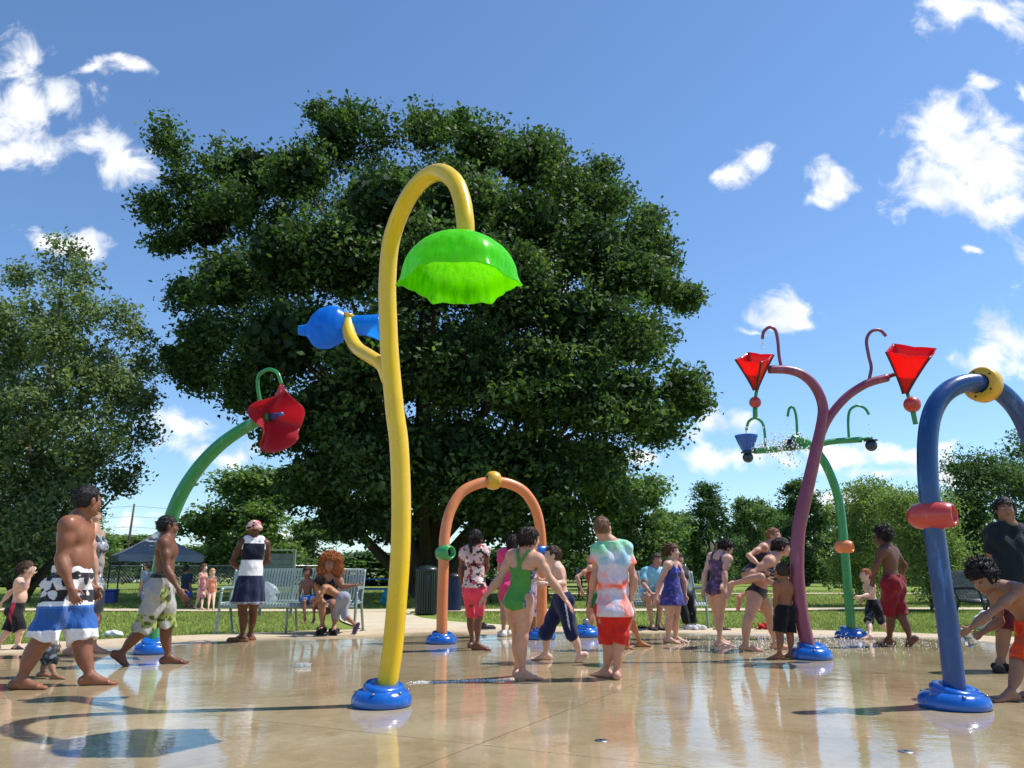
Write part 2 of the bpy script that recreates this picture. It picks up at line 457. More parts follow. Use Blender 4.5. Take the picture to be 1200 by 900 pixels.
        for i in range(5):
            o = (-.022+.011*i)*H*(-sg); ln = (.030, .032, .029, .025, .020)[i]*H
            b0 = z0+t*.092*H+sx*o+n*.009*H; B.append(cone(b0, b0+t*ln+n*(tr-.009*H), tr*(1.25 if i == 0 else 1), tr*(1.1 if i == 0 else .85), .004))
    # head
    B += [ell(hpt(0, -.012, .02), (.074*k, .094*k, .092*k), HB, .02*k), ell(hpt(0, .028, -.035), (.056*k, .060*k, .076*k), HB, .02*k),
          ell(hpt(0, .062, -.092), (.022*k,)*3, HB, .025*k), ell(hpt(.052, .01, -.06), (.014*k, .03*k, .03*k), HB, .03*k), ell(hpt(-.052, .01, -.06), (.014*k, .03*k, .03*k), HB, .03*k),
          cone(hpt(0, .084, .004), hpt(0, .099, -.026), .008*k, .011*k, .012*k), ell(hpt(0, .090, -.032), (.018*k, .010*k, .008*k), HB, .008*k),
          ell(hpt(0, .082, -.056), (.026*k, .012*k, .007*k), HB, .006*k), ell(hpt(0, .080, -.068), (.022*k, .012*k, .008*k), HB, .006*k)]
    for sg in (1, -1):
        B += [ell(hpt(.036*sg, .058, -.028), (.024*k,)*3, HB, .025*k), ell(hpt(.033*sg, .078, .022), (.022*k, .010*k, .007*k), HB, .012*k)]
        if h < .012: B += [ell(hpt(.032*sg, .094, .004), (.018*k, .014*k, .011*k), HB, .008*k, 's'), ell(hpt(.032*sg, .070, .004), (.0135*k,)*3, HB, .003*k)]
        B.append(ell(hpt(.077*sg, -.004, -.008), (.010*k+.3*h, .021*k, .032*k), HB, .008*k))
    gz = -.0 if S.get('ground', 1) else None
    cuts = [lambda X, Y, Z: (0.003-Z)+0*X+0*Y] if gz is not None else []
    V, Q = sdf_mesh(B, h, cuts)
    # skin colour and face paint
    sk = np.array(hexc(S['skin'])); c = np.tile(sk, (len(V), 1))*(1+.10*(vnoise(V, 9)-.5)*2+.08*(vnoise(V, 30, 3)-.5)*2)[:, None]; c[:, 0] *= 1+.06*(vnoise(V, 6, 8)-.5)
    for jn in ('rk', 'lk', 're', 'le'): w = np.clip(1-np.linalg.norm(V-J[jn], axis=1)/(.05*H), 0, 1)[:, None]*.5; c = c*(1-w)+c*np.array([.92, .80, .78])*w
    def dab(p, rad, col, amt=1.0):
        d = np.linalg.norm((V-p)/np.asarray(rad), axis=1); w = np.clip((1.15-d)/.3, 0, 1)*amt
        c[:] = c*(1-w[:, None]) + np.array(col)*w[:, None]
    hair = S.get('hair', ('short', '#1d1512')); hcol = np.array(hexc(hair[1]))
    for sg in (1, -1):
        dab(hpt(.032*sg, .0, .0)*0+hpt(.032*sg, .088, .004), .0105*k, np.array(hexc('#b9aca0'))*.55+sk*.3); dab(hpt(.033*sg, .092, .004), .0078*k, hexc('#1a0f0a'))
        dab(hpt(.033*sg, .092, .026), (.02*k, .02*k, .006*k), hcol*.7+sk*.1, .85)
        dab(J['rhand' if sg > 0 else 'lhand'], .02*H, sk*1.12+.01, .3)
        dab(J['ra' if sg > 0 else 'la']-ZUP*.03*H, .03*H, sk*1.08, .25)
    dab(hpt(0, .094, -.062), (.025*k, .02*k, .011*k), sk*np.array([.85, .55, .55]), .7)
    if S.get('smile'): dab(hpt(0, .098, -.060), (.022*k, .02*k, .009*k), hexc('#e8e2da')); dab(hpt(0, .094, -.067), (.016*k, .02*k, .006*k), hexc('#40140f'))
    if not any(w[0] in ('top', 'suit', 'dress') for w in S.get('wear', ())):
        for sg in (1, -1): dab(hip+u*.74*L+f*.062*H+r*sg*.045*H, .010*H, sk*np.array([.6, .45, .42]), .8)
        dab(hip+u*.22*L+f*.06*H, (.008*H,)*3, sk*.45, .8)
    root_o = empty('person', root, S['L'], S.get('cat', 'person'), 'people at the splash pad')
    body = mesh_np('body', V, Q, M_SKIN, root_o, c)
    C = dict(V=V, H=H, u=u, f=f, r=r, L=L, hip=hip, neck=neck, J=J, h=h, rp=rp, f0=f0, root=root, hc=hc, hpt=hpt, HB=HB, k=k, tor=tor, fat=fat, lb=lb, TB=TB, hu=hu, hf=hf, hr=hr, S=S, belly=belly)
    make_hair(C, hair, root_o)
    for w in S.get('wear', ()): make_wear(C, w, root_o)
    for fn in S.get('extra', ()): fn(C, root_o)
    return root_o, C

def pl(n, p):     # half space n.(x-p) > 0 removed
    n = nrm(n); d = float(n@p)
    return lambda X, Y, Z: n[0]*X+n[1]*Y+n[2]*Z-d
def sph_out(c, r):
    return lambda X, Y, Z: r-np.sqrt((X-c[0])**2+(Y-c[1])**2+(Z-c[2])**2)
def make_hair(C, hair, root):
    typ, col = hair[0], hair[1]; k, HB, hpt, h = C['k'], C['HB'], C['hpt'], C['h']; cc = np.array(hexc(col))
    hu, hf, hr = C['hu'], C['hf'], C['hr']; hc = C['hc']
    if typ == 'none': return
    th = {'buzz': .005, 'short': .013, 'crop': .009, 'wrap': .02}.get(typ, .016)*k
    P_ = [ell(hpt(0, -.014, .02), (.074*k+th, .094*k+th, .092*k+th), HB, .01)]
    ln = hair[2] if len(hair) > 2 else 1.0
    cuts = []
    X0 = hpt(0, 0, 0)
    def keep(X, Y, Z):          # hairline: above the brow or behind the ears
        x, y, z = X-X0[0], Y-X0[1], Z-X0[2]
        up = (hu[0]*x+hu[1]*y+hu[2]*z)/k; fw = (hf[0]*x+hf[1]*y+hf[2]*z)/k
        a = np.maximum(.052-up, -1)            # above forehead line
        b = np.maximum(fw-.012+.25*np.minimum(0, up), -.055-up)  # behind ear, above nape
        s = np.maximum(fw-.035, .0-up)
        return np.minimum(np.minimum(a, b), s)*k
    cuts.append(keep)
    amp, fr = .003*k, 60
    if typ in ('bun', 'pony'):
        if typ == 'bun': P_.append(ell(hpt(0, -.10, .045), (.04*k,)*3, HB, .01)); P_.append(cone(hpt(0, -.09, .03), hpt(0, -.12, -.03), .03*k, .025*k, .02))
        else:
            P_.append(cone(hpt(0, -.095, .05), hpt(0, -.13, .0), .03*k, .03*k, .02)); P_.append(cone(hpt(0, -.13, .0), hpt(.01, -.12, -.13*ln), .03*k, .017*k, .02))
    extra = None
    if typ == 'long':
        cuts = []
        P_ += [cone(hpt(0, -.06, 0), hpt(0, -.085, -.15*ln), .075*k, .055*k, .03), cone(hpt(.05, -.03, .0), hpt(.055, -.05, -.12*ln), .035*k, .03*k, .03), cone(hpt(-.05, -.03, .0), hpt(-.055, -.05, -.12*ln), .035*k, .03*k, .03)]
        cuts.append(lambda X, Y, Z: np.minimum((hf[0]*(X-X0[0])+hf[1]*(Y-X0[1])+hf[2]*(Z-X0[2]))-.035*k, .05*k-(hu[0]*(X-X0[0])+hu[1]*(Y-X0[1])+hu[2]*(Z-X0[2]))))
    if typ in ('afro', 'curly'):
        R = (.135 if typ == 'afro' else .21)*k*ln; amp, fr = .012*k*(1.0 if typ == 'curly' else 1), (70 if typ == 'afro' else 95)
        if typ == 'curly': P_ = [ell(hpt(0, -.035, .035), (R, R*.85, R*.92), HB, .02), ell(hpt(.12, -.02, -.09), (R*.5,)*3, HB, .04), ell(hpt(-.12, -.02, -.09), (R*.5,)*3, HB, .04)]
        else: P_ = [ell(hpt(0, -.03, .045), (.074*k+th*1.9, .094*k+th*1.6, .092*k+th*1.9), HB, .02)]
        cuts = [lambda X, Y, Z: np.minimum(np.minimum((hf[0]*(X-X0[0])+hf[1]*(Y-X0[1])+hf[2]*(Z-X0[2]))-.03*k, .058*k-(hu[0]*(X-X0[0])+hu[1]*(Y-X0[1])+hu[2]*(Z-X0[2]))), 1)]
        if typ == 'curly': cuts = [lambda X, Y, Z: np.minimum((hf[0]*(X-X0[0])+hf[1]*(Y-X0[1])+hf[2]*(Z-X0[2]))-.02*k, .075*k-(hu[0]*(X-X0[0])+hu[1]*(Y-X0[1])+hu[2]*(Z-X0[2])))]
    if typ == 'braids':
        for i in range(7):
            a = -1.9+i*.63; b0 = hpt(.07*math.sin(a), -.05*math.cos(a)-.02, -.02); b1 = hpt(.085*math.sin(a), -.065*math.cos(a)-.01, -.2); P_.append(cone(b0, b1, .016*k, .013*k, .008))
            P_.append(cone(b1, b1-hu*.08*k+hr*.02*math.sin(a)*k, .013*k, .010*k, .008))
    if typ in ('wrap',):
        P_ = [ell(hpt(0, -.03, .04), (.108*k, .130*k, .105*k), HB, .02)]; cuts = [pl(-hu+hf*-.25, hpt(0, 0, -.005))]; amp, fr = .005*k, 34
    if typ == 'curly':
        amp = .010*k; fr = 70
    if typ in ('bun', 'pony', 'braids') and cuts:
        kf = cuts[0]; p0 = P_[0]; f0_ = p0[0]
        P_[0] = ((lambda X, Y, Z: np.maximum(f0_(X, Y, Z), kf(X, Y, Z))),)+p0[1:]; cuts = []
    ph = random.random()*9
    def disp(X, Y, Z):
        return amp*(np.sin(fr*X+ph+2*np.sin(fr*.7*Z))*np.sin(fr*1.1*Y+1.7*np.sin(fr*.6*X))+.6*np.sin(fr*1.9*Z+ph+np.sin(fr*1.3*Y))+(.5*np.sin(2.7*fr*X+fr*Z)*np.sin(2.9*fr*Y-1.4*fr*Z) if typ == 'curly' else 0))
    V, Q = sdf_mesh(P_, min(h, .009), cuts, disp)
    if typ == 'wrap':
        c = blotch(col, ('#e8c9c0', 30, .55, 3), ('#3a2522', 26, .62, 8), ('#c06a6a', 24, .62, 4))({'p': V})
    else: c = cc*(.75+.6*vnoise(V*[1, 1, .5], 40))[:, None]
    if typ != 'wrap' and h < .0125:
        # loose strands and curls standing off the surface
        n = {'curly': 5200, 'afro': 2600, 'buzz': 900, 'crop': 1300}.get(typ, 1700); g = np.random.default_rng(int(abs(V[0, 2])*1e5) % 9999)
        i = g.integers(0, len(V), n); p = V[i]; o = p-hpt(0, -.015, .0); o /= np.linalg.norm(o, axis=1)[:, None]
        rnd = g.normal(size=(n, 3)); rnd /= np.linalg.norm(rnd, axis=1)[:, None]
        if typ in ('curly', 'afro'): d = o*.5+rnd*.9; ln_ = (.034 if typ == 'curly' else .016)*k*(.5+g.random(n)); w = .0036
        else: d = o*.22-hu*.45-hf*.35+rnd*.25; ln_ = {'buzz': .006, 'crop': .012}.get(typ, .026)*k*(.5+g.random(n)); w = .0026
        d /= np.linalg.norm(d, axis=1)[:, None]; sd_ = np.cross(d, rnd); sd_ /= np.linalg.norm(sd_, axis=1)[:, None]+1e-6
        q0 = p-d*.002; T = np.stack([q0-sd_*w, q0+sd_*w, q0+d*ln_[:, None]+sd_*w*.4+rnd*.004, q0+d*ln_[:, None]-sd_*w*.4+rnd*.004], 1).reshape(-1, 3)
        Q = np.vstack([Q, len(V)+np.arange(n*4).reshape(-1, 4)]); V = np.vstack([V, T]); cs_ = cc*(.7+.9*g.random(n))[:, None]; c = np.vstack([c, np.repeat(cs_, 4, axis=0)])
    mesh_np('head_wrap' if typ == 'wrap' else 'hair', V, Q, M_CLOTH if typ == 'wrap' else M_HAIR, root, c)

def make_wear(C, w, root):
    if w[0] in ('shoes', 'sandals') and not (len(w) > 3 and w[3].get('only')):
        nm = {'sandals': 'sandal', 'clogs': 'clog', 'sneakers': 'sneaker'}.get(w[1], 'shoe')
        for sd in 'rl': make_wear(C, (w[0], nm, w[2], dict(only=sd)), root)
        return
    typ, name, colfn = w[0], w[1], w[2]; o = dict(w[3]) if len(w) > 3 else {}
    H, u, f, r, L, hip, neck, J, h = (C[q] for q in ('H', 'u', 'f', 'r', 'L', 'hip', 'neck', 'J', 'h')); TB = C['TB']; fat, lb = C['fat'], C['lb']
    g = o.get('loose', .012); P_ = []; cuts = []; kk = .025*H; amp = o.get('fold', .0035)*1.7; mat = o.get('mat', M_CLOTH)
    if isinstance(colfn, str): colfn = solid(colfn)
    ph = random.random()*9
    def disp(X, Y, Z):
        return amp*(np.sin(46*X+ph+12*Z+1.5*np.sin(17*Z))*np.sin(39*Y-9*Z+ph)+.7*np.sin(31*Z+11*X+2*np.sin(13*Y+ph)))
    def torso(g):
        T = [ell(hip+u*.01*H, (.088*H*fat+g, .064*H*fat+g, .078*H+g), TB, kk), ell(hip+u*.38*L, (.073*H*fat+g, .053*H*fat+g, .12*H+g), TB, kk), ell(hip+u*.70*L-f*.004*H, (.084*H*fat+g, .060*H*fat+g, .105*H+g), TB, kk)]
        if C['belly']: T.append(ell(hip+u*.33*L+f*.035*H*C['belly'], (.085*H*fat+g, .06*H*C['belly']+g, .085*H+g), TB, kk))
        gb = g+(.020 if typ == 'top' and o.get('sleeve', 0) > 0 else 0)
        for sg in (1, -1): T.append(ell(hip+C['rp']*sg*.04*H-f*.035*H-u*.03*H, (.046*H*fat+gb, .042*H*fat+gb, .05*H+gb), TB, .025*H))
        b = C['S'].get('bust', 0)
        for sg in (1, -1):
            if b: T.append(ell(hip+u*.69*L+f*.05*H+r*sg*.04*H, (.038*H*b+g,)*3, TB, .02*H))
            else: T.append(ell(hip+u*.76*L+f*.036*H+r*sg*.04*H, (.042*H+g, .022*H+g, .035*H+g), TB, .03*H))
            T.append(ell(hip+u*.80*L-f*.035*H+r*sg*.045*H, (.04*H+g, .022*H+g, .055*H+g), TB, .025*H))
        return T
    if typ in ('shorts', 'trousers'):
        hem = o.get('hem', .9); gh = o.get('flare', .03); w0 = o.get('waist', .055)
        P_ += [ell(hip-u*.005*H, (.089*H*fat+g, .066*H*fat+g, .085*H+g), TB, kk), ell(hip+u*.06*H, (.078*H*fat+g*.8, .060*H*fat+g*.8, .06*H), TB, kk)]
        if C['belly']: P_.append(ell(hip+u*.08*L+f*.03*H*C['belly'], (.085*H*fat+g, .055*H*C['belly']+g, .075*H), TB, kk))
        for sg in (1, -1): P_.append(ell(hip+C['rp']*sg*.04*H-f*.035*H-u*.03*H, (.048*H*fat+g+.008, .044*H*fat+g+.008, .052*H+g+.008), TB, kk))
        for sd in 'rl':
            a, kn, q = J[sd+'h'], J[sd+'k'], J[sd+'a']
            if hem <= 1:
                P_.append(ell(a+(kn-a)*.35, (.054*H*lb+g, .054*H*lb+g, .10*H), rot_to(kn-a), .03*H)); e = a+(kn-a)*hem; P_.append(cone(a, e, .059*H*lb+g, (.054-.019*hem)*H*lb+gh, .012, True))
            else:
                m = kn; e = kn+(q-kn)*(hem-1); P_.append(ell(a+(kn-a)*.35, (.055*H*lb+g, .055*H*lb+g, .10*H), rot_to(kn-a), .03*H))
                P_.append(cone(a, m, .060*H*lb+g, .038*H*lb+(g+gh)/2, .012)); P_.append(cone(m, e, .036*H*lb+(g+gh)/2, (.031-.011*(hem-1))*H*lb+gh, .012, True))
        P_.append(ell(hip-u*.055*H-f*.012*H, (.05*H+g, .055*H+g, .05*H+g), TB, kk)); cuts.append(pl(u, hip+u*w0*H))
    elif typ in ('top', 'dress', 'suit'):
        P_ += torso(g)
        sl = o.get('sleeve', 0); low = o.get('low', .02)
        if sl > 0:
            P_.append(ell(hip+u*.34*L, (.086*H*fat+g, .066*H*fat+g, .25*H), TB, kk))
            P_.append(cone(J['rs']-r*.02*H, J['ls']+r*.02*H, .033*H+g*.6, .033*H+g*.6, kk))
            for sd in 'rl':
                s, e = J[sd+'s'], J[sd+'e']; P_.append(cone(s, s+(e-s)*sl, .036*H*lb+g*.35, .026*H*lb+o.get('sflare', .022), .02, True))
                P_.append(cone(neck+nrm(C['hc']-neck)*.018*H, s, .032*H+g*.7, .029*H+g*.6, .03*H))
            cuts.append(sph_out(neck+u*.052*H+f*.035*H, .042*H))
            cuts.append(pl(u-f*.25, neck+u*.030*H))
        elif o.get('strap', 1):
            st = o.get('sx', .05)
            for sg in (1, -1):
                fr_, bk = hip+u*.80*L+f*.062*H+r*sg*.045*H, hip+u*.70*L-f*.060*H+r*sg*(.045*H if not o.get('cross') else -.02*H)
                tp = neck+u*.024*H+r*sg*st*H; md = hip+u*.89*L-f*.062*H+r*sg*(.047*H if not o.get('cross') else .022*H)
                sr = .0105*H+.001
                P_.append(cone(fr_, tp, sr, sr, .012))
                # the back half of the strap follows the skin
                r0_, u0_ = float((tp-hip)@r), float((tp-hip)@u); r1_, u1_ = float((bk-hip)@r), L*(o.get('backline', .74)-.06); BV = C['V']-hip; br_, bu_, bf_ = BV@r, BV@u, BV@f; pts = [tp]
                for t in np.linspace(.12, 1, 12):
                    rr_, uu_ = r0_+(r1_-r0_)*t, u0_+(u1_-u0_)*t; m_ = (np.abs(br_-rr_) < .016) & (np.abs(bu_-uu_) < .016)
                    if m_.any(): pts.append(hip+r*rr_+u*uu_+f*(bf_[m_].min()-.002))
                P_ += [cone(p0_, p1_, sr*.8, sr*.8, .004) for p0_, p1_ in zip(pts[:-1], pts[1:])]
        if sl == 0:
            tz = o.get('neckline', .86)       # body of the garment stops here, straps carry on
            body_top = pl(u, hip+u*tz*L)
            n0 = len(P_)
            if o.get('tank'):
                for sd in 'rl': P_.append(cone(neck+nrm(C['hc']-neck)*.012*H, J[sd+'s'], .031*H+g*.7, .030*H+g*.6, .03*H))
        if typ == 'top':
            cuts.append(pl(-u, hip+u*low*H)); P_.append(ell(hip-u*.01*H, (.098*H*fat+g, .078*H*fat+g, .085*H+g), TB, kk))
        if typ == 'suit':
            # leg openings
            for sg in (1, -1): cuts.append(pl(nrm(-u*1.0+r*sg*.42), hip-u*.068*H+r*sg*.030*H))
            cuts.append(pl(-u, hip-u*.085*H))
        if typ == 'dress':
            hz = o['hemz']; wr = o.get('wide', .13)*H; wz = hip+u*o.get('waist', .12)*H; e = np.array([hip[0], hip[1], 0])+ZUP*hz+f*o.get('hf', 0)
            P_.append(cone(wz, e, .07*H*fat+g, wr, .05*H, True))
            base_amp = o.get('pleat', .010)
            c0 = hip.copy()
            def disp(X, Y, Z, c0=c0, base_amp=base_amp):
                an = np.arctan2(Y-c0[1], X-c0[0]); wgt = np.clip((wz[2]-Z)/max(.1, wz[2]-hz), 0, 1)
                return wgt*base_amp*np.sin(an*11+ph+1.2*np.sin(an*3)) + .002*np.sin(40*Z+20*X+ph)
    elif typ == 'bra':
        P_ += torso(g); cuts += [pl(-u, hip+u*o.get('lo', .58)*L), pl(u, hip+u*o.get('hi', .78)*L)]
    elif typ == 'brief':
        P_ += torso(g)
        for sd in 'rl':
            a, kn = J[sd+'h'], J[sd+'k']; P_.append(cone(a, a+(kn-a)*.3, .054*H*lb+g, .05*H*lb+g, .02*H))
        for sg in (1, -1): cuts.append(pl(nrm(-u*1.0+r*sg*.8), hip-u*.05*H+r*sg*.030*H))
        cuts.append(pl(u, hip+u*.05*H))
    elif typ in ('shoes', 'sandals'):
        for sd in 'rl':
            if o.get('only') and sd != o['only']: continue
            q, t, n = J[sd+'a'], J[sd+'ft'], J[sd+'fn']; sx = np.cross(t, n); z0 = q-n*.043*H
            if typ == 'shoes':
                P_ += [cone(z0-t*.03*H+n*.022*H, z0+t*.10*H+n*.018*H, .030*H, .028*H, .01), cone(q, z0-t*.02*H+n*.03*H, .029*H, .028*H, .01), cone(q-n*.01*H, z0+t*.08*H+n*.02*H, .026*H, .022*H, .01)]
            else:
                P_ += [cone(z0-t*.035*H+n*.004*H, z0+t*.11*H+n*.004*H, .03*H, .03*H, .01), cone(z0+t*.03*H+n*.02*H-sx*.03*H, z0+t*.03*H+n*.02*H+sx*.03*H, .018*H, .018*H, .01)]
        cuts.append(lambda X, Y, Z: (0.001-Z)+0*X+0*Y)
    if typ in ('top', 'dress', 'suit') and o.get('sleeve', 0) == 0:
        bt = pl(u, hip+u*o.get('neckline', .86)*L); bk_ = pl(u, hip+u*o.get('backline', .74)*L)
        # straps survive: cut the body parts above the neckline before adding straps
        nS = 4 if o.get('strap', 1) else 0
        core = P_[:len(torso(0))]; rest = P_[len(core):]
        def wrapcut(p):
            fn = p[0]
            def f2(X, Y, Z):
                d = fn(X, Y, Z); fw = (f[0]*(X-hip[0])+f[1]*(Y-hip[1])+f[2]*(Z-hip[2]))
                m = np.where(fw > 0, bt(X, Y, Z), bk_(X, Y, Z))
                return np.maximum(d, m)
            return (f2,)+p[1:]
        P_ = [wrapcut(p) for p in core]+rest
        if o.get('sleeve', 0) == 0 and o.get('tank'):
            cuts.append(sph_out(J['rs']+r*.045*H-u*.02*H, .062*H)); cuts.append(sph_out(J['ls']-r*.045*H-u*.02*H, .062*H)); cuts.append(sph_out(neck+u*.045*H+f*.03*H, .05*H))
    V, Q = sdf_mesh(P_, h, cuts, disp)
    if len(V) == 0: print('EMPTY WEAR', name); return
    d = V-hip
    q = dict(p=V, z=V[:, 2], a=d@r/H, b=d@f/H, c=d@u/L, H=H, C=C)
    mesh_np(name, V, Q, mat, root, colfn(q))
def zc(px, py, Y): return P(px, py, Y)[2]
PALE, TAN, BRN, DRK, LBR = '#d9b09a', '#bf9378', '#875c44', '#664433', '#98705a'
# --- garment colour functions
def boardshort(q):
    z = q['z']; Yd = 6.85; Z = lambda py: zc(80, py, Yd)
    c = bands((0, '#e4e2e6'), (Z(739), '#e9eaf0'), (Z(737), '#2f5fa8'), (Z(712), '#3f74bd'), (Z(709), '#e8e8ee'), (Z(704), '#2b2a30'), (Z(691), '#dcdade'), (Z(677), '#2b2a30'), (Z(671), '#e3e1e4'))(q)
    n = vnoise(q['p']*[1, 1, 1], 16, 2); m = (z > Z(706)) & (z < Z(668)) & (n > .60); c[m] = np.array(hexc('#26252b'))
    n2 = vnoise(q['p'], 19, 6); m = (z > Z(708)) & (z < Z(674)) & (n2 > .72); c[m] = np.array(hexc('#dcdade'))
    m = (z < Z(735)) & (z > Z(712)) & (vnoise(q['p']*[.6, .6, 3], 18, 4) > .66); c[m] = np.array(hexc('#5d8ed0'))
    return c
def basketshort(q):
    c = solid('#a9a6a2', .08)(q); n = vnoise(q['p'], 15, 3)
    side = (q['b'] > .02) & (q['b'] < .065) & (n > .52); low = (q['z'] < .50) & (n > .45); c[side | low] = np.array(hexc('#93a052'))
    c[(side | low) & (vnoise(q['p'], 34, 4) > .6)] = np.array(hexc('#4e5a2c')); c[q['c'] > .13] = np.array(hexc('#23232a'))
    return c
def tiedye(q):
    z = q['c']; p = q['p']; n = (vnoise(p, 7, 1)-.5)*.30+(vnoise(p, 21, 3)-.5)*.12; n2 = vnoise(p, 10, 5)*.8+.2*vnoise(p, 26, 9); t = z+n
    c = np.tile(np.array(hexc('#d3cbdf')), (len(z), 1))
    def put(w, col, amt=1):
        w = np.clip(w, 0, 1)[:, None]*amt; c[:] = c*(1-w)+np.array(hexc(col))*w
    st = lambda x, lo, hi: np.clip((x-lo)/(hi-lo), 0, 1)
    put(st(t, .66, .86), '#a9dcbd'); put(st(t, .80, 1.0)*st(n2, .4, .6), '#6fc49b'); put(st(t, .55, .68)*(1-st(t, .7, .8)), '#dadeee', .8)
    put(st(t, .55, .65)*(1-st(n2, .25, .40)), '#8fbce0', .8)
    put(st(t, .20, .30)*(1-st(t, .34, .44))*st(n2, .38, .55), '#ff6a48'); put(st(t, .34, .42)*(1-st(t, .48, .56))*st(n2, .56, .70), '#ffa691', .8)
    put((1-st(t, .06, .16))*st(n2, .55, .68), '#ff8f72', .8); put(st(np.abs(q['a']), .095, .115)*st(z, .50, .60)*(1-st(z, .72, .84)), '#ff7452', .9); put((1-st(q['a'], -.115, -.095))*st(z, .40, .5)*(1-st(z, .60, .72)), '#3f86c8', .9)
    return c
def dressP5(q):
    Y = 11.12; Z = lambda py: zc(298, py, Y)
    c = bands((0, '#8d8f9c'), (Z(705), '#1b2140'), (Z(674.5), '#e6e4e6'), (Z(656.5), '#151a2e'))(q)
    top = (q['z'] > Z(637)) & (q['b'] < .0); c[top] = np.array(hexc('#e6e4e6')); c[(q['z'] > Z(644)) & (np.abs(q['a']) > .085)] = np.array(hexc('#e6e4e6'))
    return c
floral = blotch('#d9b9b4', ('#3a2024', 26, .58, 1), ('#a33b46', 22, .64, 4), ('#f0e4e0', 24, .68, 7))
purplesuit = blotch('#4b3159', ('#7d5590', 24, .6, 2), ('#2a1c3a', 20, .62, 5), ('#93608a', 28, .72, 8))
bluesuit = blotch('#2b2f86', ('#3d47b4', 18, .58, 2), ('#1d1f5f', 15, .62, 5), ('#7a5fb0', 26, .76, 8))
zig = lambda q: np.where((np.sin(q['p'][:, 2]*150+3*np.sin(q['p'][:, 0]*60)) > .1)[:, None], np.array(hexc('#15151a')), np.array(hexc('#8f8d92')))
navypat = blotch('#20222c', ('#5c6070', 30, .66, 2), ('#0f1016', 18, .6, 4))
navyside = lambda q: np.where(((np.abs(q['b']) < .006) & (np.abs(q['a']) > .09) & (q['z'] < .60))[:, None], np.array(hexc('#c9d0e2')), np.array(hexc('#1b2348')))
greensuit = lambda q: np.where(((q['a'] > .073) & (q['c'] < .66))[:, None], np.array(hexc('#3b3f6b')) + (vnoise(q['p'], 60, 2) > .55)[:, None]*.35, solid('#3f8a2e', .12)(q))
blackred = lambda q: np.where(((np.abs(q['a']) > .07) & (np.abs(q['b']) < .020))[:, None], np.array(hexc('#a5243a')), np.array(hexc('#1a1a20')))
bluewhite = blotch('#2a86d6', ('#e8eef6', 22, .6, 3), ('#1c5fb0', 16, .62, 6))
plaid = lambda q: np.where((np.sin(q['p'][:, 0]*120)+np.sin(q['p'][:, 2]*110) > .6)[:, None], np.array(hexc('#5b6570')), np.array(hexc('#23272f')))
greypat = blotch('#8d939b', ('#4c525c', 20, .58, 2), ('#d0d4da', 24, .66, 5))

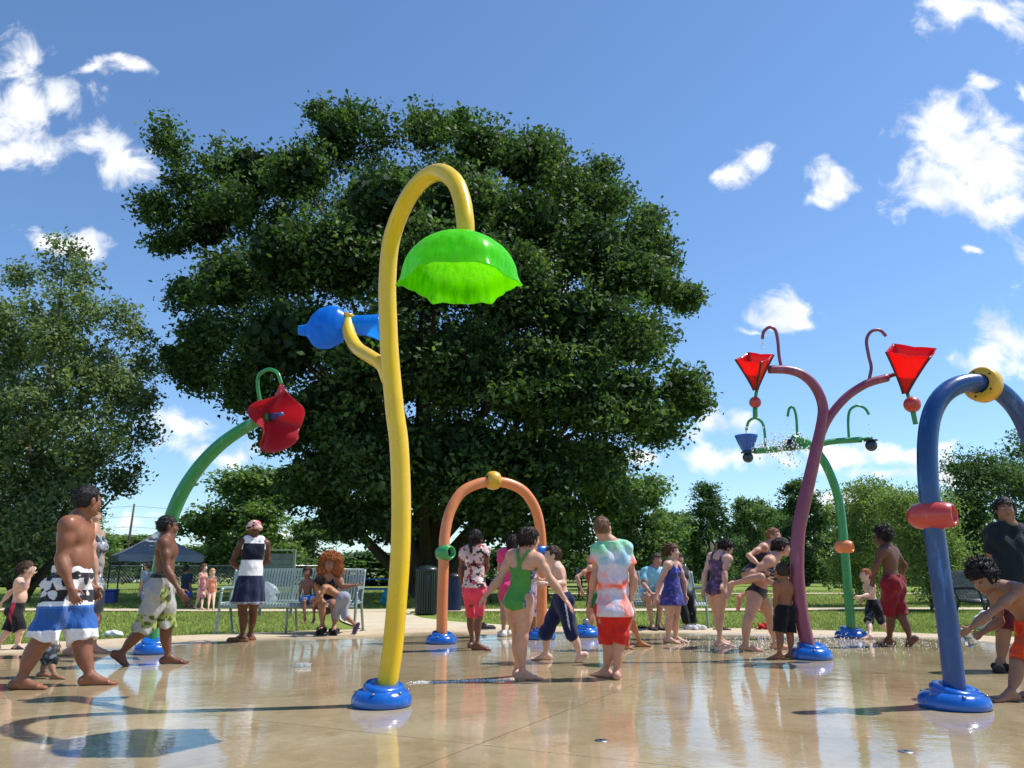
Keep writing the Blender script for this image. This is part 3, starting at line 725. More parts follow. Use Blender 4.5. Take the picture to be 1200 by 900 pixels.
def phone_cup(*a): pass
PEOPLE = [
 dict(L='big boy in white, black and blue palm board shorts striding right', H=1.72, Y=6.86, yaw=4, hy=58, head=(103, 587), neck=(91, 609), hip=(81, 681), fat=1.24, belly=.95, limb=1.2, hs=1.12, nk=1.25, skin='#8a5d46',
   re=(71, 655, -.02), rw=(83, 689, -.03), le=(88, 655, .05), lw=(108, 688, .05), rk=(48, 752, 0), lk=(97, 753, 0), rf=('g', 22, 808, 5), lf=('g', 104, 803, 12), hair=('crop', '#16110f'), curl=.9,
   wear=[('shorts', 'board_shorts', boardshort, dict(hem=.97, loose=.016, flare=.05, waist=.075, fold=.006))]),
 dict(L='braided girl in grey patterned top walking behind the big boy in palm shorts', H=1.66, Y=9.3, yaw=8, head=(108, 604), neck=(110, 622), hip=(108, 690), skin='#b98f78', bust=.8, hair=('braids', '#2a1a14'),
   re=(110, 655, 0), rw=(112, 684, 0), le=(118, 650, 0), lw=(117, 682, 0), rf=('g', 82, 768, 0), lf=('g', 108, 766, 0),
   wear=[('top', 'tank_top', greypat, dict(loose=.012, low=-.02, neckline=.88, backline=.85)), ('shorts', 'shorts', '#6a7078', dict(hem=.75, loose=.014, flare=.02))]),
 dict(L='toddler in dark plaid swim shorts half hidden behind the big striding boy', H=.84, Y=7.45, yaw=5, head=(66, 704), neck=(64, 717), hip=(57, 756), skin='#906a54', fat=1.1, rf=('g', 63, 796, 0), lf=('g', 48, 793, 0), hair=('short', '#1d1512'),
   wear=[('shorts', 'swim_shorts', plaid, dict(hem=1.1, loose=.014, flare=.03))]),
 dict(L='small boy in black shorts with red stripe rubbing his face at the far left', H=1.14, Y=10.1, yaw=12, head=(32, 667), neck=(26, 678), hip=(19, 712), skin=PALE, belly=.9, hair=('short', '#4a3424'),
   re=(29, 689, -.08), rw=(36, 674, -.06), le=(12, 694, .03), lw=(2, 706, .02), rk=(24, 740, 0), lk=(9, 740, 0), rf=('g', 20, 761, -5), lf=('a', -3, 757, .05, 5, 25), hdy=-.0,
   wear=[('shorts', 'swim_shorts', blackred, dict(hem=.95, loose=.014, flare=.035)), ('sandals', 'sandals', '#3a3444')]),
 dict(L='boy in grey and lime basketball shorts walking right past the green stem', H=1.6, Y=8.35, yaw=12, hy=32, head=(197, 617), neck=(196, 632), hip=(190, 684), skin='#6f4a38', belly=.6, fat=1.02, hs=1.02,
   re=(196, 668, -.04), rw=(209, 690, -.06), le=(188, 665, .03), lw=(184, 688, .03), lk=(195, 736, .0), rk=(166, 741, 0), lf=('g', 196, 778, 8), rf=('a', 141, 766, -.05, 12, 38), hair=('crop', '#15100e'),
   wear=[('shorts', 'basketball_shorts', basketshort, dict(hem=.98, loose=.018, flare=.045, waist=.06, fold=.006))]),
 dict(L='woman in pink head wrap and navy white sleeveless dress seen from behind', H=1.68, Y=11.12, yaw=112, head=(297, 622), neck=(298, 633), hip=(292, 688), hy=120, skin='#5d3b2a', fat=1.08, hair=('wrap', '#b98b86'),
   le=(272, 658, .0), lw=(281, 668, .22), re=(314, 657, .06), rw=(302, 664, .25), lf=('g', 284, 752, 165), rf=('g', 293, 750, 140),
   wear=[('dress', 'dress', dressP5, dict(hemz=zc(292, 707, 11.12), wide=.135, loose=.014, neckline=1.04, backline=1.04, waist=.14, pleat=.012, sx=.062, tank=1)), ('sandals', 'sandals', '#7a4a34')]),
 dict(L='toddler in blue white trunks sitting on the bench, feet dangling', H=.92, Y=12.75, yaw=-88, head=(360, 671), neck=(360, 681), hip=(361, 701), skin='#8d6350', hair=('short', '#3a2416'), re=(352, 690, -.02), rw=(351, 700, -.1), le=(368, 690, -.02), lw=(370, 700, -.12),
   rk=(356, 705, -.10), lk=(368, 705, -.10), rf=('a', 357, 725, -.28, -90, 15), lf=('a', 368, 725, -.26, -90, 15), ground=1,
   wear=[('shorts', 'swim_trunks', bluewhite, dict(hem=.85, loose=.014, flare=.03))]),
 dict(L='woman with big curly orange hair sitting on the bench arm end', H=1.66, Y=12.85, yaw=-92, head=(387, 661), neck=(386, 675), hip=(383, 706), hdy=-.06, ndy=-.08, skin='#a2745a', bust=.9, hair=('curly', '#b06a34', .82),
   re=(371, 691, -.10), rw=(378, 703, -.38), le=(401, 688, -.02), lw=(415, 686, -.10), rk=(377, 709, -.22), lk=(392, 710, -.20), rf=('a', 378, 734, -.42, -95, 5), lf=('a', 392, 735, -.40, -80, 5),
   wear=[('top', 'tank_top', '#1c1b20', dict(loose=.012, neckline=.84, low=-.02)), ('shorts', 'shorts', '#3d4450', dict(hem=.6, loose=.014, flare=.02)), ('sandals', 'sandals', '#1a1716')]),
 dict(L='child in grey trousers leaning across the lap of the orange haired woman', H=1.08, Y=12.2, yaw=180, head=(374, 684), neck=(380, 688), hip=(401, 700), hp=-20, skin='#a0704f', hair=('short', '#2e1c12'), re=(374, 699, .05), rw=(369, 702, .1), le=(376, 700, -.06), lw=(371, 705, -.05),
   lk=(394, 720, -.04), rk=(404, 722, .04), lf=('g', 391, 742, 180), rf=('a', 417, 733, .04, 175, 62),
   wear=[('trousers', 'trousers', '#8f93a3', dict(hem=1.25, loose=.012, flare=.03)), ('shoes', 'shoe', '#5a4668', dict(only='r'))]),
 dict(L='little girl in pink top walking on the lawn, taller of the two in pink', H=1.1, Y=21.4, yaw=-20, head=(239.5, 665), neck=(238, 671.5), hip=(236.5, 691), skin=PALE, hair=('long', '#6b4128', .8), le=(244, 680, 0), lw=(241, 687, -.1), lf=('g', 236, 714.5), rf=('a', 229, 711, .0, -20, 20),
   wear=[('dress', 'romper', '#e79a9f', dict(hemz=zc(236, 700, 21.4), wide=.10, neckline=.85)),]),
 dict(L='little girl in coral romper beside the taller pink girl on the lawn', H=1.0, Y=21.2, yaw=-60, head=(249, 670.5), neck=(248.5, 676), hip=(248, 694), skin=PALE, hair=('long', '#c99a5e', .7), lf=('g', 250, 715), rf=('g', 244, 714.6),
   wear=[('dress', 'romper', '#f0906f', dict(hemz=zc(248, 702, 21.2), wide=.10, neckline=.85)),]),
 dict(L='person in grey clothes standing on the lawn behind the boy in lime shorts', H=1.5, Y=22.2, yaw=170, head=(173, 664), neck=(172, 671), hip=(171, 692), skin=TAN, hair=('short', '#4a3a2c'), lf=('g', 170, 713), rf=('g', 174, 713),
   wear=[('top', 'shirt', '#8f98a6', dict(sleeve=.7, low=-.04, loose=.02)), ('trousers', 'trousers', '#7c8798', dict(hem=1.5, loose=.016))]),
 dict(L='person in dark shirt and blue shorts standing on the lawn near the canopy', H=1.45, Y=22.6, yaw=60, head=(219, 667), neck=(219, 674), hip=(219, 693), skin=BRN, hair=('short', '#1d1512'), lf=('g', 217, 712), rf=('g', 222, 712),
   wear=[('top', 'shirt', '#23304a', dict(sleeve=.7, low=-.04, loose=.02)), ('shorts', 'shorts', '#2a4f96', dict(hem=.9, loose=.016))]),
 dict(L='girl in floral blouse and coral capris standing under the orange arch', H=1.5, Y=9.95, yaw=78, hy=55, head=(558, 631), neck=(556, 642), hip=(556, 686), skin='#744d3c', hair=('pony', '#1a1210', 1.4), hs=.96,
   le=(540, 667, 0), lw=(541, 683, .06), re=(571, 664, .05), rw=(566, 674, .2), lf=('g', 553, 759, 60), rf=('g', 559, 762, -20), limb=.88, fat=.9, sw=.95,
   wear=[('trousers', 'capri_trousers', '#e0435f', dict(hem=1.05, loose=.009, flare=.010)), ('top', 'blouse', floral, dict(sleeve=.42, low=-.02, loose=.014, sflare=.02))]),
 dict(L='girl in hot pink shirt and white clogs behind the girl in the green swimsuit', H=1.5, Y=12.0, yaw=95, head=(600, 635), neck=(599, 645), hip=(597, 685), skin='#b08570', hair=('long', '#2a1a14', .8), le=(585, 666, .05), lw=(590, 676, .2), lf=('g', 590, 746, 110), rf=('g', 598, 745, 70),
   wear=[('top', 'shirt', '#e0457e', dict(sleeve=.6, low=-.03, loose=.016)), ('shorts', 'shorts', '#c9486e', dict(hem=.6, loose=.012, flare=.02)), ('shoes', 'clogs', '#e6e0d4')]),
 dict(L='child in white and lavender dress mostly hidden behind the girl in green', H=1.2, Y=12.4, yaw=-60, head=(622, 650), neck=(623, 659), hip=(625, 691), skin=LBR, hair=('long', '#2a1a14', .8), lf=('g', 622, 742), rf=('g', 627, 742),
   wear=[('dress', 'dress', blotch('#d9d3e3', ('#9d86bd', 20, .6, 3)), dict(hemz=zc(625, 722, 12.4), wide=.14, neckline=.9, backline=.9))]),
 dict(L='girl in green swimsuit with arms held out, seen from behind', H=1.4, Y=7.26, yaw=62, hy=38, head=(621, 632), neck=(616, 648), hip=(608, 702), skin='#c4967f', hair=('bun', '#2a1a12'), fat=1.04, limb=1.06, sw=1.02,
   le=(584, 680, -.02), lw=(571, 696, -.06), re=(647, 681, -.04), rw=(662, 702, -.08), rf=('g', 612, 797, 10), lf=('g', 607, 792, 60), rk=(612, 747, 0), lk=(607, 745, 0), curl=.25,
   wear=[('suit', 'swimsuit', greensuit, dict(loose=.007, mat=M_SUIT, fold=.001, cross=1, neckline=.84, backline=.62, sx=.045))]),
 dict(L='shirtless boy in long navy shorts walking left behind the green swimsuit girl', H=1.33, Y=8.65, yaw=185, head=(647, 651), neck=(652, 664), hip=(659, 702), skin=PALE, hair=('crop', '#4a3324'), hs=1.02,
   le=(660, 684, -.03), lw=(640, 684, -.12), re=(650, 682, .02), rw=(634, 680, .02), rk=(639, 743, 0), lk=(670, 743, 0), rf=('g', 640, 773, 185), lf=('a', 680, 767, -.02, 185, 40),
   wear=[('shorts', 'long_swim_shorts', navyside, dict(hem=1.12, loose=.016, flare=.035, waist=.05))]),
 dict(L='child in red tank top and green shorts behind the tie-dye boy', H=1.26, Y=12.9, yaw=170, head=(694, 653), neck=(692, 663), hip=(695, 695), skin='#b98c72', hair=('short', '#2a1c14'), le=(676, 676, -.1), lw=(681, 690, -.12), lf=('g', 688, 741, 180), rf=('g', 694, 741, 180),
   wear=[('top', 'tank_top', '#a83a24', dict(loose=.014, low=-.03, neckline=.92, backline=.9, sx=.06)), ('shorts', 'shorts', '#2e6a3a', dict(hem=.7, loose=.014, flare=.03))]),
 dict(L='child in yellow shirt and khaki shorts stepping out behind the tie-dye boy', H=1.25, Y=10.0, yaw=10, head=(722, 653), neck=(726, 664), hip=(731, 705), skin='#a9734f', hair=('short', '#2a1c14'), re=(733, 685, 0), rw=(737, 700, 0), rk=(741, 728, .03), lk=(730, 734, 0), rf=('g', 750, 758, 5), lf=('g', 729, 761, 5),
   wear=[('top', 'shirt', blotch('#e3cf6a', ('#e59a6a', 14, .6, 2), ('#9dc06a', 12, .62, 5)), dict(sleeve=.6, low=-.03, loose=.016)), ('shorts', 'shorts', '#b8a88c', dict(hem=.72, loose=.014, flare=.03))]),
 dict(L='boy in pastel tie-dye shirt and red swim shorts with his back turned', H=1.5, Y=7.33, yaw=88, hy=62, head=(706, 619), neck=(717, 638), hip=(719, 711), skin='#c0917a', hair=('buzz', '#6b4a34'), sw=.88, fat=.93, hs=1.0,
   re=(743, 678, -.02), rw=(739, 704, .02), le=(697, 674, .02), lw=(692, 700, .05), lf=('g', 711, 794, 125), rf=('g', 723, 796, 82), rk=(725, 755, 0), lk=(713, 755, 0), curl=.5, limb=.95,
   wear=[('shorts', 'swim_shorts', solid('#c8281f', .12), dict(hem=.98, loose=.016, flare=.035, waist=.05, fold=.006)), ('top', 'tie_dye_shirt', tiedye, dict(sleeve=.55, low=-.055, loose=.026, sflare=.035, fold=.004))]),
 dict(L='seated woman in light blue shirt resting her arms on her knees', H=1.6, Y=13.9, yaw=-75, head=(770, 656), neck=(766, 667), hip=(763, 696), ndy=-.12, skin='#ab8070', fat=1.2, hair=('short', '#3a2a20'), re=(753, 684, -.1), rw=(765, 697, -.38), le=(779, 684, -.1), lw=(772, 697, -.38),
   rk=(760, 700, -.25), lk=(774, 700, -.22), rf=('a', 764, 733.5, -.45, -80, 0), lf=('a', 773, 733.5, -.42, -70, 0),
   wear=[('top', 'shirt', blotch('#7fc0d6', ('#c9e4ee', 9, .62, 2)), dict(sleeve=.7, low=-.04, loose=.02)), ('shorts', 'shorts', '#b59f8c', dict(hem=.85, loose=.014, flare=.03)), ('sandals', 'sandals', '#2a2420')]),
 dict(L='seated person in black trousers and white sneakers beside the light blue shirt woman', H=1.62, Y=14.0, yaw=-60, head=(795, 655), neck=(795, 666), hip=(797, 696), skin='#ab8070', hair=('short', '#2a1f18'), rk=(797, 700, -.25), lk=(808, 699, -.22), rf=('a', 806, 733, -.42, -55, 0), lf=('a', 813, 733, -.38, -30, 0), le=(804, 682, -.05), lw=(801, 694, -.2),
   wear=[('top', 'shirt', '#2a2c33', dict(sleeve=.7, low=-.04, loose=.02)), ('trousers', 'trousers', '#121317', dict(hem=1.9, loose=.016, flare=.035)), ('shoes', 'sneakers', '#e2e2e2')]),
 dict(L='girl in royal blue skirted swimsuit standing with wet hair, looking right', H=1.41, Y=10.95, yaw=-42, hy=-22, head=(788, 646), neck=(788, 659), hip=(787.5, 698), skin='#cda591', bust=.5, hair=('bun', '#5a3a26'), hs=.98,
   re=(773, 683, -.02), rw=(769, 699, -.06), le=(802, 681, 0), lw=(803, 697, -.02), rf=('g', 783, 753.5, -35), lf=('g', 792, 753, -15),
   wear=[('dress', 'skirted_swimsuit', bluesuit, dict(hemz=zc(787, 709, 10.95), wide=.122, loose=.010, mat=M_SUIT, waist=.10, pleat=.006, neckline=.84, backline=.7, sx=.045))]),
 dict(L='girl in purple patterned swimsuit with dark wet hair, head bowed to the right', H=1.40, Y=10.3, yaw=42, hy=5, hp=-28, head=(852, 642), neck=(844, 650), hip=(839, 689), skin='#cca592', hair=('bun', '#1d1613'), hs=.92,
   le=(826, 672, -.02), lw=(824, 690, -.06), re=(849, 672, -.05), rw=(850, 689, -.10), rf=('g', 843, 757.5, 5), lf=('g', 845, 755.5, 20),
   wear=[('suit', 'swimsuit', purplesuit, dict(loose=.007, mat=M_SUIT, fold=.001, neckline=.84, backline=.80, sx=.05))]),
 dict(L='woman in black patterned bikini bending forward with a child on her back', H=1.60, Y=10.0, yaw=-28, hy=-15, head=(917, 641), neck=(906, 654), hip=(888, 694), ndy=-.1, hp=-8, skin='#c4967f', bust=1.0, hair=('bun', '#2a1a14'), hs=.95,
   re=(882, 672, .0), rw=(896, 679, -.02), le=(921, 679, .0), lw=(912, 694, -.12), rk=(877, 725, -.03), lk=(903, 723, .0), rf=('g', 874, 763, -15), lf=('g', 910, 761, -10),
   wear=[('bra', 'bikini_top', zig, dict(loose=.009, mat=M_SUIT, fold=.001, lo=.38, hi=.80)), ('brief', 'bikini_bottom', '#121216', dict(loose=.009, mat=M_SUIT, fold=.001))]),
 dict(L='laughing girl with wet hair riding piggyback on the woman in black bikini', H=1.34, Y=10.2, yaw=-20, hy=-42, head=(907, 628), neck=(897, 641), hip=(880, 671), smile=1, skin='#c59680', hair=('crop', '#8a5a38'), hs=.98,
   re=(877, 651, -.1), rw=(893, 665, -.30), le=(905, 652, -.1), lw=(913, 664, -.25), rk=(892, 676, -.36), lk=(897, 682, .10), rf=('a', 855, 685, -.30, 200, 60), lf=('a', 866, 700, .2, 200, 60),
   wear=[('suit', 'swimsuit', '#2a2030', dict(loose=.007, mat=M_SUIT, fold=.001))]),
 dict(L='small shirtless boy in black shorts standing with his back turned beside the purple pole', H=1.13, Y=9.0, yaw=105, hy=95, head=(916, 670), neck=(920, 683), hip=(920, 714), skin='#966446', hair=('buzz', '#3a2618'), hs=1.0,
   le=(909, 702, 0), lw=(908, 720, .02), re=(933, 703, .03), rw=(931, 716, .14), lf=('g', 914, 773, 165), rf=('g', 927, 772, 120),
   wear=[('shorts', 'swim_shorts', '#131318', dict(hem=.98, loose=.014, flare=.03, waist=.04))]),
 dict(L='small red haired boy in dark patterned trunks running left', H=1.06, Y=11.9, yaw=188, head=(1014, 674), neck=(1018, 685), hip=(1023, 707), skin='#dcb7a4', hair=('crop', '#a5582c'), le=(1018, 697, -.02), lw=(1008, 699, -.08), re=(1020, 697, .0), rw=(1012, 703, .0), rk=(1018, 730, 0), lk=(1034, 731, 0), rf=('g', 1020, 749, 185), lf=('a', 1042, 744, 0, 185, 45),
   wear=[('shorts', 'swim_trunks', navypat, dict(hem=.95, loose=.014, flare=.03))]),
 dict(L='shirtless teenager with curly hair in maroon shorts walking away to the left', H=1.62, Y=10.5, yaw=128, hy=140, head=(1033, 629), neck=(1040, 642), hip=(1045, 681), skin='#664636', hair=('afro', '#17110f'), limb=.95,
   le=(1027, 661, -.0), lw=(1024, 675, .05), re=(1060, 662, .02), rw=(1057, 675, .15), lk=(1043, 721, 0), rk=(1056, 722, 0), lf=('g', 1043, 756, 170), rf=('a', 1067, 748, -.05, 150, 42),
   wear=[('shorts', 'basketball_shorts', solid('#7a1626', .15), dict(hem=.97, loose=.018, flare=.04, waist=.05, fold=.006))]),
 dict(L='boy in orange shorts bending over to fill a plastic bottle', H=1.36, Y=6.25, yaw=192, hy=205, hp=-38, head=(1152, 678), neck=(1177, 690), hip=(1212, 728), skin='#97705a', hair=('afro', '#17110f', 1.0), hs=1.05,
   le=(1156, 722, -.06), lw=(1137, 736, -.05), re=(1172, 728, .0), rw=(1150, 742, .0), lk=(1192, 778, .0), rk=(1214, 776, .05), lf=('g', 1186, 822, 190), rf=('g', 1216, 816, 190), curl=.9,
   wear=[('shorts', 'swim_shorts', solid('#e8481c', .1), dict(hem=.95, loose=.016, flare=.035, waist=.05, fold=.006))]),
 dict(L='young man in dark shirt and maroon shorts standing at the right edge', H=1.76, Y=7.9, yaw=-95, hy=-112, head=(1178, 597), neck=(1183, 619), hip=(1187, 702), skin='#916a54', hair=('short', '#17110f'), sw=.95, fat=1.04, rf=('g', 1174, 786, -130), lf=('g', 1199, 786, -70),
   re=(1160, 665, .05), rw=(1165, 700, .05), le=(1213, 665, 0), lw=(1216, 703, 0),
   wear=[('shorts', 'basketball_shorts', solid('#4e1420', .12), dict(hem=.9, loose=.018, flare=.04, waist=.02)), ('top', 'shirt', '#18242a', dict(sleeve=.62, low=-.05, loose=.028, sflare=.03, fold=.004)), ('sandals', 'sandals', '#2a2420')]),
 dict(L='person in grey shirt sitting at the picnic table in the tree shade', H=1.6, Y=25.0, yaw=-90, head=(418.5, 670), neck=(418, 676), hip=(418, 691), skin=TAN, hair=('short', '#7d7468'), rk=(416, 692.5, -.2), lk=(421, 692.5, -.2), rf=('a', 416, 706, -.4, -90, 0), lf=('a', 421, 706, -.4, -90, 0), le=(424, 684, -.1), lw=(424, 688, -.3), re=(412, 684, -.1), rw=(412, 688, -.3),
   wear=[('top', 'shirt', '#8e8a96', dict(sleeve=.7, low=-.04, loose=.02)), ('trousers', 'trousers', '#33384a', dict(hem=1.8, loose=.016))]),
 dict(L='person in black shirt sitting left of the grey shirt sitter in the shade', H=1.6, Y=25.4, yaw=-80, head=(405.5, 671), neck=(405, 677), hip=(405, 692), skin=LBR, hair=('short', '#1d1512'), rk=(403, 693, -.2), lk=(408, 693, -.2), rf=('a', 403, 706, -.4, -90, 0), lf=('a', 408, 706, -.4, -90, 0),
   wear=[('top', 'shirt', '#17181e', dict(sleeve=.7, low=-.04, loose=.02)), ('trousers', 'trousers', '#23304a', dict(hem=1.8, loose=.016))]),
]
CTX = {}
for S_ in PEOPLE:
    o_, c_ = person(S_); CTX[S_['L']] = (o_, c_)
# ------------------------------------------------------------------ splash pad equipment
M_BLUE = paint('blue_fibreglass', '#0b5ab4', .22, .5, .08, .5)
M_YEL = paint('yellow_paint', '#e6bd0e', .30, .5, .10, .25, 3, scuff='#d9b65a')
M_GRN = paint('green_paint', '#2a8a4a', .30, .5, .12, .25, 4, scuff='#7fb894')
M_ORG = paint('orange_paint', '#de8450', .36, .5, .10, .2, 4, scuff='#e0a07a')
M_PUR = paint('purple_paint', '#833a54', .36, .5, .12, .25, 4, scuff='#9a5878')
M_NAVY = paint('blue_paint', '#0a3d7a', .30, .5, .15, .3, 3, scuff='#3f76bc')
M_REDP = paint('red_paint', '#b83a36', .3, .5, .1, .3, 5, scuff='#c9706a')
M_YBALL = paint('yellow_ring_paint', '#d9a92a', .35, .5, .1, .2, 5, scuff='#a8842a')
M_DKBALL = paint('dark_ball_paint', '#1c2d40', .3, .5, .2, .3)
M_STEEL = paint('brushed_steel', '#9a9da0', .35, .5, .1, 0, 8, metal=1)
M_BLACK = paint('black_metal', '#15171a', .45, .5, .2, .1)
M_BENCH = paint('bench_enamel', '#84958f', .26, .5, .12, .3)
M_GRNCLEAR = translucent_plastic('green_clear_plastic', '#56e012', .16, .26, drip=True)
M_BLUECLEAR = translucent_plastic('blue_clear_plastic', '#2c9fe6', .40, .25)
M_REDCLEAR = translucent_plastic('red_clear_plastic', '#b23a4a', .10, .38)
M_BUCKET = translucent_plastic('red_bucket_plastic', '#d8101a', .05, .2)
def rel(pts, root): return [np.array(p)-root for p in pts]
def px_path(root, lst, n=8, Y=None):
    pts = [P(q[0], q[1], (q[2] if len(q) > 2 else Y)) for q in lst]
    return spline(rel(pts, root), n)
def base_part(root_o, R, hh, at=(0, 0, 0), bolts=6):
    m = MB(); c = np.array(at, float)
    q = hh/.2
    m.lathe([(.001, 0), (R*.98, .0), (R*1.03, .012*q), (R*1.04, .04*q), (R*1.0, .075*q), (R*.92, .102*q), (R*.80, .122*q), (R*.70, .128*q), (R*.4, .13*q), (.001, .13*q)], c, None, 40)
    # upper collar: a tilted, slightly lobed ring lying on the bell
    A = rot_to((.10, -.16, 1)); V = []; F = []; pr = [(.70, .10), (.72, .128), (.70, .150), (.64, .166), (.55, .174), (.45, .168), (.40, .158), (.001, .155)]; n = 48
    for i in range(n):
        a = 2*math.pi*i/n
        for r_, z_ in pr: V.append(c+A@np.array([R*r_*(1+.045*math.cos(3*a+.8)*(r_ > .5))*math.cos(a), R*r_*(1+.045*math.cos(3*a+.8)*(r_ > .5))*math.sin(a), z_*q]))
    for i in range(n):
        for k in range(len(pr)-1): F.append((i*8+k, ((i+1) % n)*8+k, ((i+1) % n)*8+k+1, i*8+k+1))
    m.add(V, F)
    b = m.build('base', M_BLUE, root_o)
    if bolts:
        for i in range(bolts):
            a = i*2*math.pi/bolts+.35; l = MB(); l.lathe([(.001, .0), (.013, 0), (.013, .009), (.007, .012), (.001, .012)], c+np.array([math.cos(a)*R*.90, math.sin(a)*R*.90, .104*q]), None, 6); l.build('bolt', M_STEEL, b)
    return b
# --- tall yellow flower
r0 = G(447, 827); YF = empty('spray_flower', r0, 'tall yellow curved pole holding a green translucent mushroom shade over a blue base', 'spray feature')
base_part(YF, .205, .18)
m = MB(); pth = px_path(r0, [(450, 822, 5.93), (453, 805, 5.93), (460, 760, 5.93), (465.5, 700, 5.92), (469.5, 640, 5.92), (470, 580, 5.92), (467.5, 520, 5.92), (462.5, 480, 5.92), (457, 420, 5.92), (455, 380, 5.9), (454, 330, 5.86), (459, 280, 5.78), (475, 238, 5.62), (494, 212, 5.46), (515, 202, 5.3), (532, 212, 5.14), (541, 233, 5.05), (545, 258, 5.0), (545.5, 275, 5.0)], 8)
rad = np.interp(np.linspace(0, 1, len(pth)), [0, .45, .7, 1], [.074, .072, .066, .062])
m.tube(pth, rad, 22); m.build('pole', M_YEL, YF)
m = MB(); m.tube(px_path(r0, [(455, 445, 5.93), (448, 428, 5.97), (434, 418, 6.1), (419, 408, 6.28), (410, 393, 6.42), (406.5, 376, 6.5), (408, 368, 6.5)], 8), .055, 18); br = m.build('branch', M_YEL, YF)
# mushroom shade: one lobed translucent shell
def shell(fn, nu, nv, thick, closed_u=True):
    """fn(u 0..1 round, v 0..1 outwards) -> point; two skins and a rim"""
    U = np.arange(nu)/nu; Vv = np.linspace(0, 1, nv)
    A = np.array([[fn(a, b) for b in Vv] for a in U])
    du = np.roll(A, -1, 0)-np.roll(A, 1, 0); dv = np.gradient(A, axis=1); n = np.cross(du, dv); n /= np.linalg.norm(n, axis=2)[..., None]+1e-9
    B = A - n*thick; V = np.concatenate([A.reshape(-1, 3), B.reshape(-1, 3)]); o = nu*nv; F = []
    for i in range(nu):
        j = (i+1) % nu
        for k in range(nv-1):
            F.append((i*nv+k, j*nv+k, j*nv+k+1, i*nv+k+1)); F.append((o+i*nv+k, o+i*nv+k+1, o+j*nv+k+1, o+j*nv+k))
        F.append((i*nv+nv-1, j*nv+nv-1, o+j*nv+nv-1, o+i*nv+nv-1))
    return V, F
mc = P(538, 322, 5.0)-r0
def mush(a, v):
    th = 2*math.pi*a; R = .40; n = 6; w = 1-2*abs(math.sin(n*th/2))**.75
    lob = 1+.075*v**3*w                       # corners flare out
    # dome profile
    ph = v*1.18*math.pi/2
    if v < .74: rr = R*.93*math.sin(v/.74*math.pi/2); z = .25*math.cos(v/.74*math.pi/2)
    else: q = (v-.74)/.26; rr = R*.93*(1+.06*q*q); z = -.095*q
    z += -.006*v**4*w+.012*v**5*max(0, 1-abs(w+.15)*1.6) + .012*math.sin(3*th)*v; rr *= lob
    crease = 1-.03*math.exp(-((abs(math.sin(n*th/2+math.pi/2)))/.22)**2)*min(1, v*1.5)
    return mc+np.array([rr*crease*math.cos(th), rr*crease*math.sin(th), z+.02])
V, F = shell(mush, 120, 34, .008); m = MB(); m.add(V, F); sh_ = m.build('mushroom_shade', M_GRNCLEAR, YF)
m = MB(); m.lathe([(.001, .02), (.068, .02), (.074, .014), (.078, .004), (.10, -.004), (.10, -.016), (.001, -.016)], mc+np.array([0.02, 0, .262]), None, 28); m.build('shade_collar', paint('green_collar', '#3fbf22', .2, .5, .05, .3), sh_)
# blue petal flower on the branch
def lobed(c, axis, R, depth, n, wave, ph, up=(0, 0, 1), pw=1.6, thr=.07, sy=1.0):
    M = rot_to(axis, up)
    def fn(a, v):
        th = 2*math.pi*a; lob = 1+.16*v*math.cos(n*th+ph)
        rr = (thr+(R-thr)*v**.85)*lob; z = depth*v**pw + wave*v*v*math.cos(n*th+ph+.6) + wave*.5*v**3*math.sin(2*th)
        return np.array(c)+M@np.array([rr*math.cos(th), sy*rr*math.sin(th), z])
    return fn
bc = P(407, 378, 6.5)-r0
fcx = P(388, 384, 6.52)-r0
PX = [-.27, -.21, -.185, -.15, -.09, 0, .07, .12, .17, .24, .34, .42]; PR = [.042, .05, .075, .13, .175, .188, .165, .125, .095, .092, .11, .135]
def bell(a, v):
    th = 2*math.pi*a; x = -.27+.69*v; q = float(np.interp(x, PX, PR))*(1+.05*math.cos(3*th+7*x))
    return fcx+np.array([x, q*.9*math.cos(th)+.10*x, q*math.sin(th)-.04*max(0, x)*math.sin(th)+.03*math.sin(6*x)])
V, F = shell(bell, 64, 56, .009); m = MB(); m.add(V, F); m.build('blue_petals', M_BLUECLEAR, br)

# --- left green stem with red flower
r0 = G(178, 766); RF = empty('spray_flower', r0, 'leaning green pole with a wavy red translucent flower and small hook', 'spray feature')
base_part(RF, .20, .19)
m = MB(); pth = px_path(r0, [(178, 762, 9.66), (179, 745, 9.66), (183, 700, 9.66), (189, 655, 9.66), (198, 615, 9.65), (212, 580, 9.63), (232, 549, 9.6), (254, 525, 9.56), (276, 508, 9.5), (300, 494, 9.45), (316, 487, 9.4)], 8)
m.tube(pth, np.interp(np.linspace(0, 1, len(pth)), [0, .5, 1], [.085, .085, .068]), 20); m.build('pole', M_GRN, RF)
m = MB(); m.tube(px_path(r0, [(309, 486, 9.5), (305, 470, 9.45), (302, 452, 9.42), (303.5, 440, 9.38), (314, 433, 9.3), (325, 437, 9.22), (330, 450, 9.2)], 8), .022, 12); m.build('spray_hook', M_GRN, RF)
fc = P(315, 490, 9.42)-r0
V, F = shell(lobed(fc, (.66, -.74, -.12), .305, .30, 4, -.16, .30, pw=1.2, thr=.03, sy=1.2), 112, 24, .012); m = MB(); m.add(V, F); fl_ = m.build('red_petals', M_REDCLEAR, RF)
m = MB(); ax_ = rot_to((.72, -.66, .05)); m.lathe([(.001, .0), (.045, 0), (.04, .12), (.022, .19), (.022, .26), (.001, .26)], fc+np.array([.03, -.03, 0]), ax_, 18); m.build('nozzle', paint('nozzle_blue', '#3a5fa8', .25), fl_)
